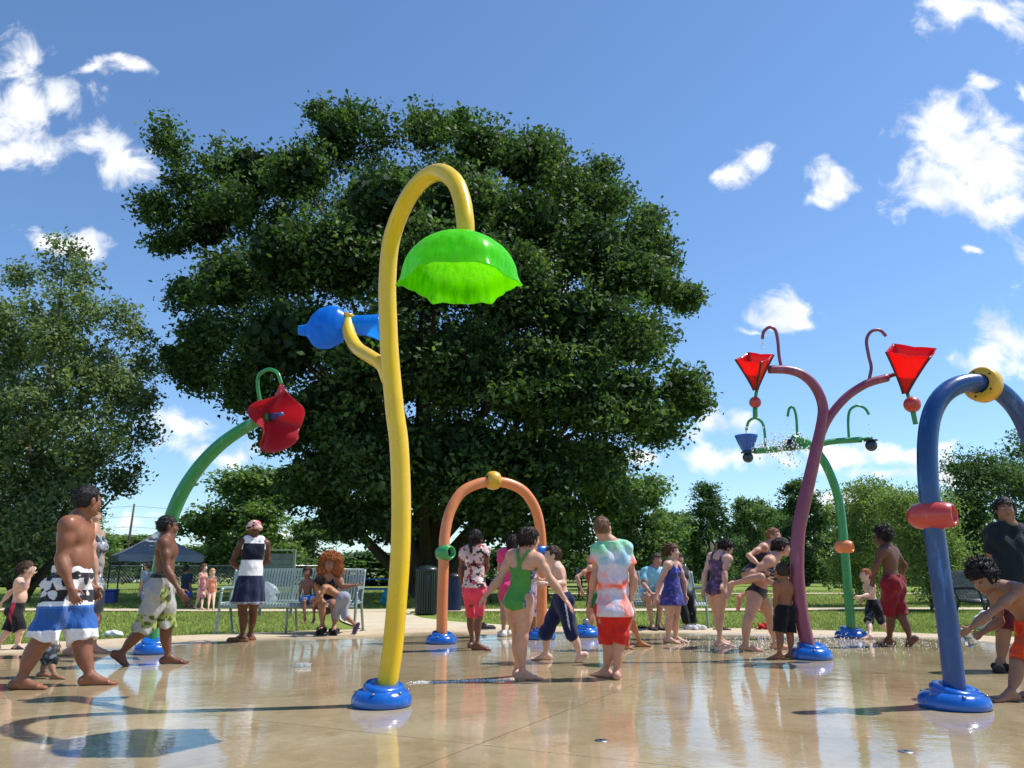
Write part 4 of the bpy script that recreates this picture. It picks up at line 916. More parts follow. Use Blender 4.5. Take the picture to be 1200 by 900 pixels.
m = MB(); m.lathe([(.001, -.10), (.06, -.09), (.075, -.05), (.06, -.012), (.001, -.01)], fc-np.array([.62, -.66, .12])*.02, ax_, 20); m.build('flower_collar', M_GRN, fl_)

# --- orange arch
b1, b2 = G(517, 754), G(634, 749); r0 = (b1+b2)/2; OA = empty('spray_arch', r0, 'orange spray arch with green ring on its left leg and yellow ring on top', 'spray feature')
ya, yb = b1[1], b2[1]
lst = [(517.5, 752, 0), (518.5, 700, 0), (520, 655, 0), (521.5, 625, .05), (528, 598, .15), (541, 577, .28), (560, 567, .42), (578, 564.5, .5), (597, 567, .6), (615, 577, .72), (628, 598, .85), (633.5, 625, .95), (635, 660, 1), (635, 700, 1), (634.5, 748, 1)]
pth = px_path(r0, [(x, y, ya+(yb-ya)*t) for x, y, t in lst], 8); m = MB(); m.tube(pth, .073, 20); m.build('arch_tube', M_ORG, OA)
for b in (b1, b2): base_part(OA, .20, .17, at=b-r0)
def ring_cannon(name, parent, c, R, ln, axis, mat, hole_mat=None):
    m = MB(); A = rot_to(axis); h = ln/2
    m.lathe([(.001, -h), (R*.45, -h), (R*.78, -h*.72), (R*.97, -h*.30), (R, .0), (R*.97, h*.35), (R*.84, h*.74), (R*.72, h), (R*.64, h*1.03), (R*.57, h*.95), (R*.50, h*.45), (.001, h*.4)], c, A, 32)
    o = m.build(name, mat, parent); k = MB(); k.lathe([(.001, h*.5), (R*.34, h*.5), (R*.34, h*.62), (.001, h*.62)], c, A, 20); k.build('spray_hole', M_BLACK, o); return o
M_GRING = paint('green_ring_paint', '#3d9a52', .32, .5, .1, .3)
ring_cannon('green_ring', OA, P(521, 648, ya)-r0, .115, .26, (.75, -.66, .05), M_GRING)
ring_cannon('blue_ring', OA, P(635.5, 647, yb)-r0, .115, .26, (-.8, -.6, .05), M_BLUE)
m = MB(); cc = P(578, 563, (ya+yb)/2)-r0
m.lathe([(.074, -.095), (.095, -.093), (.118, -.072), (.132, -.03), (.134, .0), (.132, .03), (.118, .072), (.095, .093), (.074, .095)], cc, rot_to((1, .35, 0)), 32); m.build('yellow_ring', M_YBALL, OA)

# --- low ground sprayer behind the tie-dye boy
r0 = G(687, 746); GS = empty('ground_sprayer', r0, 'low blue spray dome partly behind the tie-dye boy', 'spray feature')
base_part(GS, .21, .17); m = MB(); m.lathe([(.001, 0), (.05, 0), (.045, .07), (.03, .09), (.001, .09)], (0, 0, .16), None, 18); m.build('nozzle', M_STEEL, GS)

# --- purple twin pole with red buckets
r0 = G(951, 772); YP = r0[1]; PP = empty('bucket_tree', r0, 'purple forked pole with two red tipping buckets and curly hooks', 'spray feature')
base_part(PP, .215, .19)
m = MB(); pth = px_path(r0, [(949, 766), (944, 745), (938.5, 715), (935, 685), (934, 660), (935.5, 625), (941, 595), (949, 560), (957, 525), (963, 497), (964.5, 478), (960, 462), (951, 448), (938, 438), (922, 433.5), (901, 433)], 8, YP)
m.tube(pth, np.interp(np.linspace(0, 1, len(pth)), [0, .4, .62, 1], [.078, .074, .062, .048]), 20); m.build('pole', M_PUR, PP)
m = MB(); m.tube(px_path(r0, [(958, 523), (966, 500), (976, 483), (991, 466), (1006, 455), (1020, 448), (1040, 442.5)], 8, YP), .048, 18); m.tube(px_path(r0, [(1036, 443), (1050, 438)], 4, YP), .026, 12); m.build('arm', M_PUR, PP)
for lst in ([(893.5, 397), (895, 389), (901.5, 383.5), (908.5, 387), (911.5, 400), (913, 417), (916, 432)], [(1038.5, 394), (1031, 387), (1021, 388.5), (1015.5, 399), (1018, 417), (1021, 431), (1018, 447)]):
    m = MB(); m.tube(px_path(r0, lst, 8, YP), .019, 12); m.build('spray_hook', M_PUR, PP)
def bucket(root_o, root, tip, axis, ln, half, spin, mat, trim):
    """square flared bucket opening along axis from its tip; concave rim"""
    A = rot_to(axis); A = A @ np.array(Matrix.Rotation(spin, 3, 'Z'))
    n = 40; nv = 12
    def fn(a, v):
        th = 2*math.pi*a; s = 1/max(abs(math.cos(th)), abs(math.sin(th))); sq = (s*.80+.20*1.1)
        rr = half*(.10+.90*v**1.12)*sq; edge = abs(math.sin(2*th)); z = ln*v*(1-.035*(1-edge)*v)
        return tip+A@np.array([rr*math.cos(th), rr*math.sin(th), z])
    V, F = shell(fn, n, nv, .010); m = MB(); m.add(V, F); o = m.build('bucket', mat, root_o)
    t = MB()
    for q in range(4):
        th = math.pi/4+q*math.pi/2; t.tube([fn(th/(2*math.pi), v) for v in np.linspace(0, 1, 10)], .013, 8)
    t.build('bucket_edge', trim, o); return o
M_EDGE = paint('bucket_edge_paint', '#3a1c2c', .4)
bucket(PP, r0, P(885.5, 457, YP-.05)-r0, (-.12, -.50, .85), .40, .165, .25+math.pi/4, M_BUCKET, M_EDGE)
bucket(PP, r0, P(1061, 461, YP-.05)-r0, (-.02, -.50, .85), .52, .235, .22+math.pi/4, M_BUCKET, M_EDGE)
for lst, ball, r_ in (([(900, 421), (895, 437), (888.5, 452), (886, 462), (885, 472), (885, 489)], (885, 471.5), .068), ([(1084, 416), (1076, 430), (1067, 446), (1063.5, 460), (1068, 474), (1073, 497)], (1069, 474), .095)):
    m = MB(); pth = px_path(r0, lst, 8, YP-.02); m.tube(pth, .02, 12); m.tube(pth[-6:], .028, 12); st_ = m.build('bucket_stem', M_GRN, PP)
    m = MB(); m.ball(P(*ball, YP-.02)-r0, r_, None, 22, 12); m.build('counterweight_ball', M_REDP, st_)

# --- green three-armed pole
r0 = G(998, 747); YG = r0[1]; GP = empty('bucket_tree', r0, 'green pole with three arms, hooks and a small blue bucket', 'spray feature')
base_part(GP, .22, .16)
m = MB(); pth = px_path(r0, [(998, 742), (996, 720), (993.5, 690), (990.5, 655), (987, 615), (982.5, 585), (975, 561), (965, 540), (953, 525), (941, 517), (928, 514)], 8, YG); m.tube(pth, .064, 18); m.build('pole', M_GRN, GP)
m = MB(); m.tube(px_path(r0, [(884, 528.5), (905, 527), (930, 524), (953, 522), (975, 517.5), (1009, 515)], 6, YG), .046, 16); m.tube(px_path(r0, [(1008, 515), (1022, 513)], 4, YG), .022, 10); m.build('cross_arm', M_GRN, GP)
for lst in ([(874.5, 504), (877.5, 494), (885, 490), (893, 495), (896, 506), (897, 524)], [(923, 488), (925, 479), (929.5, 477.5), (933, 488), (934.5, 512)], [(1018.5, 486), (1013.5, 478.5), (1004, 475.5), (996, 481), (994, 494), (995, 516)]):
    m = MB(); m.tube(px_path(r0, lst, 8, YG), .02, 12); m.build('spray_hook', M_GRN, GP)
for (bx_, by_), r_ in (((876.5, 536), .08), ((926, 522), .085), ((1021, 522), .088)):
    m = MB(); c = P(bx_, by_, YG-.03)-r0; m.ball(c, r_, None, 20, 12); m.lathe([(.001, .07), (.10, .07), (.10, .085), (.05, .09), (.001, .09)], c, None, 18); m.build('counterweight_ball', M_DKBALL, GP)
m = MB(); c = P(876, 531, YG-.03)-r0
V, F = shell(lambda a, v: c+np.array([(.05+.125*v**.8)*math.cos(2*math.pi*a), (.05+.125*v**.8)*math.sin(2*math.pi*a), .27*v]), 40, 10, .01); m.add(V, F); m.build('blue_bucket', M_BLUE, GP)
ring_cannon('orange_ring', GP, P(989, 641, YG)-r0, .105, .25, (.8, -.6, 0), paint('orange_ring_paint', '#e0824a', .35))

# --- big blue arch on the right
b1 = G(1119, 829); b2 = np.array([5.05, 6.3, 0]); r0 = (b1+b2)/2; YB = b1[1]; BA = empty('spray_arch', r0, 'large blue spray arch at the right edge with red cannon ring and yellow ring', 'spray feature')
lst = [(1120.5, 820, 0), (1116, 780, 0), (1110.5, 730, 0), (1103.5, 685, 0), (1098, 645, 0), (1091.5, 600, 0), (1087.5, 560, 0), (1087, 520, .02), (1091, 490, .05), (1101, 468, .1), (1117, 454, .16), (1138, 448.5, .24), (1158, 452, .32), (1178, 464, .42), (1197, 488, .52), (1214, 530, .66), (1228, 585, .8), (1240, 660, .9), (1250, 740, 1), (1258, 800, 1)]
pts = [P(x, y, YB+(6.3-YB)*t) for x, y, t in lst]; pts = pts[:-1]+[b2+np.array([0, 0, .1])]
pth = spline(rel(pts, r0), 8); m = MB(); m.tube(pth, .0715, 24); m.build('arch_tube', M_NAVY, BA)
base_part(BA, .225, .17, at=b1-r0); base_part(BA, .235, .20, at=b2-r0)
ring_cannon('red_ring', BA, P(1091, 604.5, YB)-r0, .108, .31, (.70, -.71, .0), M_REDP)
m = MB(); cc = P(1152, 451, YB+.15)-r0; m.lathe([(.076, -.05), (.12, -.055), (.135, -.04), (.138, .0), (.135, .04), (.12, .055), (.076, .05)], cc, rot_to((.86, .50, -.1)), 36); yr = m.build('yellow_ring', M_YBALL, BA)
for i in range(5):
    a = i*2*math.pi/5; A = rot_to((.86, .50, -.1)); m = MB(); m.ball(cc+A@np.array([.105*math.cos(a), .105*math.sin(a), -.056]), .008, None, 8, 6); m.build('spray_hole', M_BLACK, yr)
# ------------------------------------------------------------------ ground
PADC = np.array([1.0, 4.5, 0]); PADR = 9.8
def pad_mat():
    m, nt, b, out = nodes_of('wet_concrete'); tc = N(nt, 'ShaderNodeTexCoord'); ob = tc.outputs['Object']
    f1 = noise(nt, .55, 6, .6); f2 = noise(nt, 7, 8, .7); f3 = noise(nt, 60, 3, .6)
    c = ramp(nt, f1, [(.32, hexc('#9a8868')), (.5, hexc('#ab9978')), (.68, hexc('#baa988'))])
    c = mixc(nt, 1, c, ramp(nt, f2, [(.3, g3(.88)), (.7, g3(1.08))]), 'MULTIPLY'); c = mixc(nt, 1, c, ramp(nt, f3, [(.3, g3(.93)), (.7, g3(1.05))]), 'MULTIPLY')
    # distance from the pad centre: the outer band stays dry
    ln = N(nt, 'ShaderNodeVectorMath'); ln.operation = 'LENGTH'; nt.links.new(ob, ln.inputs[0])
    ad = N(nt, 'ShaderNodeMath'); ad.operation = 'MULTIPLY_ADD'; nt.links.new(noise(nt, .5, 5, .6), ad.inputs[0]); ad.inputs[1].default_value = 2.4; nt.links.new(ln.outputs['Value'], ad.inputs[2])
    mr = N(nt, 'ShaderNodeMapRange'); mr.inputs['From Min'].default_value = 9.2; mr.inputs['From Max'].default_value = 10.1; nt.links.new(ad.outputs[0], mr.inputs['Value']); dry = mr.outputs['Result']
    c2 = mixc(nt, dry, c, ramp(nt, f2, [(.3, hexc('#b9a68a')), (.7, hexc('#cbb99d'))]))
    # stains and the scored joints between the slabs
    st = ramp(nt, noise(nt, 1.7, 9, .72), [(.50, g3(1)), (.64, (.80, .76, .70))]); c2 = mixc(nt, 1, c2, st, 'MULTIPLY')
    mpj = N(nt, 'ShaderNodeMapping'); mpj.inputs['Rotation'].default_value = (0, 0, math.radians(27)); nt.links.new(ob, mpj.inputs['Vector']); sx = N(nt, 'ShaderNodeSeparateXYZ'); nt.links.new(mpj.outputs[0], sx.inputs[0]); jm = None
    for ax, off in ((0, 1.1), (1, .45)):
        a = N(nt, 'ShaderNodeMath'); a.operation = 'ADD'; nt.links.new(sx.outputs[ax], a.inputs[0]); a.inputs[1].default_value = off
        q = N(nt, 'ShaderNodeMath'); q.operation = 'PINGPONG'; nt.links.new(a.outputs[0], q.inputs[0]); q.inputs[1].default_value = 2.6
        l = N(nt, 'ShaderNodeMath'); l.operation = 'LESS_THAN'; nt.links.new(q.outputs[0], l.inputs[0]); l.inputs[1].default_value = .006
        if jm is None: jm = l.outputs[0]
        else:
            x = N(nt, 'ShaderNodeMath'); x.operation = 'MAXIMUM'; nt.links.new(jm, x.inputs[0]); nt.links.new(l.outputs[0], x.inputs[1]); jm = x.outputs[0]
    c2 = mixc(nt, jm, c2, hexc('#85765c'))
    nt.links.new(c2, b.inputs['Base Color'])
    wet = ramp(nt, noise(nt, 1.1, 8, .66, stretch=(.55, 1.5, 1)), [(.44, g3(.012)), (.58, g3(.03)), (.62, g3(.10)), (.76, g3(.22))])
    r = mixc(nt, dry, wet, (.75, .75, .75)); nt.links.new(r, b.inputs['Roughness'])
    b.inputs['IOR'].default_value = 1.40
    sp = mixc(nt, dry, (.7, .7, .7), (.25, .25, .25)); nt.links.new(sp, b.inputs['Specular IOR Level'])
    rip = noise(nt, 3.6, 4, .55, stretch=(.8, 1.3, 1)); rip2 = noise(nt, 24, 3, .5, stretch=(.8, 1.3, 1)); mm = N(nt, 'ShaderNodeMath'); mm.operation = 'MULTIPLY_ADD'
    nt.links.new(rip2, mm.inputs[0]); mm.inputs[1].default_value = .22; nt.links.new(rip, mm.inputs[2])
    bump(nt, b, mm.outputs[0], .12, .02)
    return m
def sheet(name, pts, z, mat, kind='structure', thick=0):
    m = MB(); n = len(pts); V = [(p[0], p[1], z) for p in pts]; F = [tuple(range(n))]
    if thick:
        V += [(p[0], p[1], z-thick) for p in pts]
        F += [(i, i+n, (i+1) % n+n, (i+1) % n) for i in range(n)]
    m.add(V, F, False); o = m.build(name, mat); o['kind'] = kind; return o
ang = np.linspace(0, 2*math.pi, 160, endpoint=False)
pad = sheet('splash_pad', [(PADR*math.cos(a), PADR*math.sin(a)) for a in ang], 0, pad_mat(), thick=.12); pad.location = PADC
def lawn_mat():
    m, nt, b, out = nodes_of('lawn'); f1 = noise(nt, .09, 5, .6); f2 = noise(nt, 1.4, 6, .7); f3 = noise(nt, 30, 4, .7)
    c = ramp(nt, f1, [(.3, hexc('#72833c')), (.5, hexc('#829545')), (.7, hexc('#95a354'))])
    c = mixc(nt, 1, c, ramp(nt, f2, [(.3, g3(.78)), (.7, g3(1.15))]), 'MULTIPLY'); c = mixc(nt, 1, c, ramp(nt, f3, [(.25, g3(.6)), (.75, g3(1.25))]), 'MULTIPLY')
    nt.links.new(c, b.inputs['Base Color']); b.inputs['Roughness'].default_value = .9; b.inputs['Specular IOR Level'].default_value = .15
    bump(nt, b, f3, .8, .05); return m
sheet('lawn', [(-420, -60), (420, -60), (420, 700), (-420, 700)], -.03, lawn_mat())
M_PATH = paint('path_concrete', '#c2b59b', .85, .2, .10, 0, 1.5, bmp=.2); M_ROAD = paint('road_asphalt', '#55565a', .9, .2, .12, 0, 1.5, bmp=.2)
def strip(name, pts, w, z, mat):
    p = np.array([q[:2] for q in pts]); t = np.gradient(p, axis=0); t /= np.linalg.norm(t, axis=1)[:, None]; n = np.column_stack([-t[:, 1], t[:, 0]])
    w = np.array(w if not np.isscalar(w) else [w]*len(p))[:, None]
    L_, R_ = p+n*w/2, p-n*w/2; V = [(a[0], a[1], z) for a in L_]+[(a[0], a[1], z) for a in R_]; k = len(p)
    m = MB(); m.add(V, [(i+k, i+1+k, i+1, i) for i in range(k-1)], False); o = m.build(name, mat); o['kind'] = 'structure'; return o
PATHS = []
def path(name, pts, w, z, mat=M_PATH):
    s = spline(np.array(pts, float), 8); strip(name, s, np.interp(np.linspace(0, 1, len(s)), np.linspace(0, 1, len(w)), w) if not np.isscalar(w) else w, z, mat); PATHS.append((s, w if np.isscalar(w) else max(w)))
path('cross_path', [(-40, 21.4), (-16, 21.2), (-6, 20.6), (3, 20.8), (12, 21.6), (22, 21.0), (60, 20.0)], 1.25, .001)
path('walkway', [(-.9, 13.6), (-1.9, 15.2), (-2.7, 17.0), (-3.2, 19.2), (-3.4, 20.9)], [3.0, 2.1, 1.7, 1.6, 1.9], -.004)
path('back_path', [(-5, 37), (10, 37.5), (22, 38), (60, 37)], 1.5, .001)
path('park_road', [(-250, 96), (-60, 94), (40, 92), (250, 92)], 6.5, .001, M_ROAD)
# grass blades: too many to count
def grass_blades(n):
    y = 10.0*np.exp(RNG.random(n)*math.log(46/10.0)); x = (RNG.random(n)*2-1)*(.86*y+1)
    keep = (np.hypot(x-PADC[0], y-PADC[1]) > PADR+.015)
    for s, w in PATHS:
        p = s[:, :2]
        for i in range(len(p)-1):
            a, b = p[i], p[i+1]; ab = b-a; t = np.clip(((x-a[0])*ab[0]+(y-a[1])*ab[1])/(ab@ab), 0, 1)
            keep &= np.hypot(x-a[0]-t*ab[0], y-a[1]-t*ab[1]) > w/2
    x, y = x[keep], y[keep]; n = len(x)
    pp = np.column_stack([x, y, 0*x]); nz = vnoise(pp, 1.1); hgt = (.004+.026*RNG.random(n))*(.6+.9*nz); a = RNG.random(n)*6.283; w = .004*(y/10)**.9*(1+RNG.random(n)); lean = RNG.normal(0, .022, (n, 2))
    V = np.zeros((n, 3, 3)); V[:, 0] = np.column_stack([x-np.cos(a)*w, y-np.sin(a)*w, np.full(n, -.03)]); V[:, 1] = np.column_stack([x+np.cos(a)*w, y+np.sin(a)*w, np.full(n, -.03)]); V[:, 2] = np.column_stack([x+lean[:, 0], y+lean[:, 1], hgt])
    t = RNG.random(n)[:, None]; c = np.array(hexc('#74873a'))*(1-t)+np.array(hexc('#adb763'))*t; d = (RNG.random(n) > .93)[:, None]; c = np.where(d, np.array(hexc('#b3a868')), c)*(.7+.6*vnoise(pp, .35, 3))[:, None]
    C = np.repeat(c, 3, axis=0)
    m, nt, b, out = nodes_of('grass_blade'); at = N(nt, 'ShaderNodeVertexColor'); at.layer_name = 'Col'; nt.links.new(at.outputs[0], b.inputs['Base Color']); b.inputs['Roughness'].default_value = .6; b.inputs['Specular IOR Level'].default_value = .25
    tr = N(nt, 'ShaderNodeBsdfTranslucent'); nt.links.new(at.outputs[0], tr.inputs[0]); mx = N(nt, 'ShaderNodeMixShader'); mx.inputs[0].default_value = .35; nt.links.new(b.outputs[0], mx.inputs[1]); nt.links.new(tr.outputs[0], mx.inputs[2]); nt.links.new(mx.outputs[0], out.inputs[0])
    o = mesh_np('grass', V.reshape(-1, 3), np.arange(n*3).reshape(-1, 3), m, None, C, smooth=False); o['kind'] = 'stuff'; o['label'] = 'short mown green grass growing round the splash pad and paths'; o['category'] = 'grass'
grass_blades(230000)

# ------------------------------------------------------------------ trees
def leaf_mat(name, trans=.30, gloss=.22, rough=.6):
    m, nt, b, out = nodes_of(name); at = N(nt, 'ShaderNodeVertexColor'); at.layer_name = 'Col'; nt.links.new(at.outputs[0], b.inputs['Base Color']); b.inputs['Roughness'].default_value = rough; b.inputs['Specular IOR Level'].default_value = gloss
    tr = N(nt, 'ShaderNodeBsdfTranslucent'); t = mixc(nt, 1, at.outputs[0], (1.5, 1.7, .7), 'MULTIPLY'); nt.links.new(t, tr.inputs[0])
    mx = N(nt, 'ShaderNodeMixShader'); mx.inputs[0].default_value = trans; nt.links.new(b.outputs[0], mx.inputs[1]); nt.links.new(tr.outputs[0], mx.inputs[2]); nt.links.new(mx.outputs[0], out.inputs[0]); return m
M_LEAF = leaf_mat('leaf')
def bark(name, c):
    m, nt, b, out = nodes_of(name); f = noise(nt, 9, 8, .7, stretch=(1, 1, .18)); nt.links.new(ramp(nt, f, [(.3, tuple(x*.55 for x in hexc(c))), (.7, hexc(c))]), b.inputs['Base Color']); b.inputs['Roughness'].default_value = .92; bump(nt, b, f, .9, .05); return m
M_BARK = bark('bark', '#6a5b4a')
def leaf_cloud(blobs, n_spray, n_leaf, size, spread, cols, seed, gap=.0, flat=.45, droop=0, inner=0):
    """blobs: (x,y,z,rx,rz); leaves gathered in sprays spread through each blob, thicker near its skin"""
    g = np.random.default_rng(seed); Vs = []; Cs = []
    for bx in blobs:
        x, y, z, rx, rz = bx[:5]; ns = max(6, int(n_spray*(rx*rx*rz)**(.66)))
        d = g.normal(size=(ns, 3)); d /= np.linalg.norm(d, axis=1)[:, None]; rad = g.random(ns)**.38*(.86+.22*g.random(ns))
        rad *= .80+.45*vnoise(d*1.6+np.array([x, y, z]), 1.0, seed)
        c = np.array([x, y, z])+d*rad[:, None]*np.array([rx, rx, rz])
        if gap: c = c[vnoise(c, .55, seed+3) > gap]; d = d[:len(c)]
        k = len(c)
        if not k: continue
        L = np.repeat(c, n_leaf, axis=0)+g.normal(size=(k*n_leaf, 3))*np.array([spread, spread, spread*flat]); L[:, 2] -= droop*g.random(len(L))
        m = len(L); nrm_ = g.normal(size=(m, 3))*.75+np.array([0, 0, .75]); nrm_ /= np.linalg.norm(nrm_, axis=1)[:, None]
        t = g.normal(size=(m, 3)); t -= nrm_*(t*nrm_).sum(1)[:, None]; t /= np.linalg.norm(t, axis=1)[:, None]; b = np.cross(nrm_, t)
        s = (size*(.6+.8*g.random(m)))[:, None]
        Q = np.stack([L-t*s*.5, L+b*s*.30-t*s*.05+nrm_*s*.06, L+t*s*.55-nrm_*s*.10, L-b*s*.30-t*s*.05+nrm_*s*.06], 1)
        Vs.append(Q.reshape(-1, 3))
        w = g.random(m)*.65+.35*np.repeat(g.random(k), n_leaf); ci = np.array([hexc(q) for q in cols]); i = np.clip((w*(len(cols)-1)), 0, len(cols)-1.001); i0 = i.astype(int); fr = (i-i0)[:, None]
        Cs.append(np.repeat(ci[i0]*(1-fr)+ci[i0+1]*fr, 4, axis=0))
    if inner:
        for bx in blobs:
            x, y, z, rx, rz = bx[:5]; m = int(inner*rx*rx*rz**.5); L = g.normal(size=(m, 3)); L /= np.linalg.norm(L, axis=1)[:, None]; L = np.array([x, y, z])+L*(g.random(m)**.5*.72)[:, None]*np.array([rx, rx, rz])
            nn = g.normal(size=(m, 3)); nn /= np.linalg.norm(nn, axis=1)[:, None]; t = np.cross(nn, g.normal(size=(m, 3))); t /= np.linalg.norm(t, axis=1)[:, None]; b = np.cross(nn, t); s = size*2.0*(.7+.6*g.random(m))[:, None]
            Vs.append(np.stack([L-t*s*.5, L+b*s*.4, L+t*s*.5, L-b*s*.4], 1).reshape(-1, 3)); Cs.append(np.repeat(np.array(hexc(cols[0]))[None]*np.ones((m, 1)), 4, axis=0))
    V = np.concatenate(Vs); return V, np.arange(len(V)).reshape(-1, 4), np.concatenate(Cs)
def limbs(mb, base, top, r0, blobs, seed, rmin=.035):
    g = random.Random(seed); base = np.array(base, float); top = np.array(top, float)
    pts = [base+np.array([0, 0, -.15]), base+np.array([0, 0, .12]), base+(top-base)*.25+np.array([g.uniform(-.1, .1), g.uniform(-.1, .1), 0])*r0*2, base+(top-base)*.6+np.array([g.uniform(-.3, .3), g.uniform(-.3, .3), 0])*r0*2, top]
    s = spline(pts, 8); rr = np.interp(np.linspace(0, 1, len(s)), [0, .05, .25, 1], [r0*1.55, r0*1.2, r0*.9, rmin*1.5]); mb.tube(s, rr, 12)
    for bx in blobs:
        c = np.array(bx[:3]); dz = max(.15, min(.92, (c[2]-base[2])/(top[2]-base[2])*.62)); i = int(dz*(len(s)-1)); a = s[i]; m = a+(c-a)*.5+np.array([0, 0, .12*np.linalg.norm(c-a)*g.uniform(-.3, .8)])
        q = spline([a, m+np.array([g.uniform(-.2, .2), g.uniform(-.2, .2), 0])*np.linalg.norm(c-a)*.3, c], 7); r1 = rr[i]*.42; mb.tube(q, np.linspace(max(r1, rmin), rmin*.7, len(q)), 7)
        for _ in range(3):
            j = g.randrange(len(q)//2, len(q)); e = c+np.array([g.gauss(0, 1), g.gauss(0, 1), g.gauss(.2, .7)])*bx[3]*.38; mb.tube(spline([q[j], (q[j]+e)/2+np.array([0, 0, .1])*bx[3], e], 4), np.linspace(rmin*.7, rmin*.25, 9), 5)
# --- the big shade tree
TY = 32.0; mp = TY/FPX/.95
BT = empty('shade_tree', P(502, 699, TY)*[1, 0, 0]+np.array([0, TY, -.03]), 'huge dark green broadleaf shade tree in the middle, far taller than every other tree', 'tree'); tb = np.array(BT.location)
SP = [(203,172,30),(222,205,34),(258,185,32),(235,232,34),(196,150,18),(280,240,40),(172,245,22),(200,285,26),(222,345,26),(215,425,24),(770,300,26),(800,350,18),(700,200,30),(812,470,22),(640,180,30),(380,130,20),(190,244,28),(238,262,48),(300,202,50),(352,205,52),(268,330,50),(243,395,40),(226,440,30),(290,450,46),(335,300,68),(330,400,68),(392,165,46),(440,150,40),(415,135,24),(500,152,42),(535,150,34),(560,175,46),(615,190,46),(665,218,44),(715,235,38),(755,268,32),(735,320,52),(772,340,26),(690,290,58),(620,260,62),(540,240,68),(450,240,72),(400,300,72),(500,320,78),(600,340,78),(680,380,68),(745,395,48),(797,448,26),(775,502,32),(735,470,52),(690,470,58),(620,450,78),(540,430,78),(450,420,78),(392,480,66),(335,500,40),(368,560,50),(452,530,72),(540,540,78),(630,550,66),(705,545,46),(400,605,36),(455,598,40),(580,600,46),(650,610,44),(715,585,36),(680,640,34)]
bl_ = []; g_ = np.random.default_rng(3); ccx, ccz = P(500, 400, TY)[0], P(500, 400, TY)[2]
for x, y, r_ in SP:
    c = P(x, y, TY); e = min(1, math.hypot((c[0]-ccx)/12.0, (c[2]-ccz)/10.5)); dep = 8.0*math.sqrt(max(0, 1-e*e))
    rr = r_*mp
    if dep < 2.2: ds = [g_.uniform(-1, 1)]
    elif dep < 4.5: ds = [-dep*.75, dep*.75]
    else: ds = [-dep*.95, 0, dep*.9]
    for d in ds:
        q = P(x, y, TY+d); s_ = (TY+d)/TY; bl_.append((q[0]-tb[0], q[1]-tb[1], q[2]-tb[2], rr*s_, rr*s_*.92))
def clumps(bl, n, seed, lo=.36, hi=.58, out=.66):
    g = np.random.default_rng(seed); r = []
    for x, y, z, q, w in bl:
        for _ in range(n):
            d = g.normal(size=3); d /= np.linalg.norm(d); d *= out*g.random()**.4; s = g.uniform(lo, hi); r.append((x+d[0]*q, y+d[1]*q, z+d[2]*w, q*s, w*s*g.uniform(.75, 1.05)))
    return r
LC = ['#293d23', '#394f2e', '#4f663b', '#768c56']
V, Q, C = leaf_cloud(clumps(bl_, 8, 21, .32, .52, .74), 17, 20, .20, .26, LC, 5, gap=.22, flat=.55)
V1, Q1, C1 = leaf_cloud([(x_, y_, z_, q_*.86, w_*.86) for x_, y_, z_, q_, w_ in bl_], 9, 24, .20, .34, LC, 8, gap=.26, flat=.5)
Q = np.vstack([Q, Q1+len(V)]); V = np.vstack([V, V1]); C = np.vstack([C, C1])
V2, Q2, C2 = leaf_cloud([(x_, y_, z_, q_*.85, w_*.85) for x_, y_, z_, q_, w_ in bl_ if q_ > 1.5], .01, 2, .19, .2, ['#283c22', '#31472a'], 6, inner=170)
Q = np.vstack([Q, Q2+len(V)]); V = np.vstack([V, V2]); C = np.vstack([C, C2])
print('BIG TREE leaves', len(Q)); mesh_np('crown', V, Q, M_LEAF, BT, C, smooth=False)
m = MB(); limbs(m, (0, 0, 0), (-.5, 0, 15), .75, [q for q in bl_ if q[3] > 1.7][::2], 4, .035); m.build('trunk', M_BARK, BT)
# --- the fine-leaved tree on the left
LY = 27.0; mp = LY/FPX/.95; LT = empty('willow_oak', np.array([P(25, 690, LY)[0], LY, -.03]), 'tall fine leaved grey green tree at the left edge with sky showing through', 'tree'); tb = np.array(LT.location)
SP = [(75,305,28),(40,330,32),(105,335,30),(20,375,38),(80,380,44),(135,385,30),(160,398,24),(170,425,22),(120,430,45),(55,440,55),(5,430,45),(150,460,34),(105,490,48),(45,510,55),(0,510,50),(150,510,30),(165,480,20),(130,545,34),(85,560,45),(35,580,50),(-5,580,45),(150,565,18),(110,590,28),(60,625,38),(15,640,40),(-45,480,60),(-60,560,60),(-30,390,45),(-90,470,55),(-80,600,50),(90,620,20),(-20,660,30)]
bl_ = []
for x, y, r_ in SP:
    for d in ((-2.6, 2.2) if r_ > 36 else (g_.uniform(-2, 2),)):
        q = P(x, y, LY+d); bl_.append((q[0]-tb[0], q[1]-tb[1], q[2]-tb[2], r_*mp, r_*mp*.95))
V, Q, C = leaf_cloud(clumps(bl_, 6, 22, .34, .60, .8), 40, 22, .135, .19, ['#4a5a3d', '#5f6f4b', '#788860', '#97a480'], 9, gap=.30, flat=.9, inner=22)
print('LEFT TREE leaves', len(Q)); mesh_np('crown', V, Q, M_LEAF, LT, C, smooth=False); m = MB(); limbs(m, (0, 0, 0), (0, 0, 10.5), .34, bl_[::4], 8, .022); m.build('trunk', M_BARK, LT)
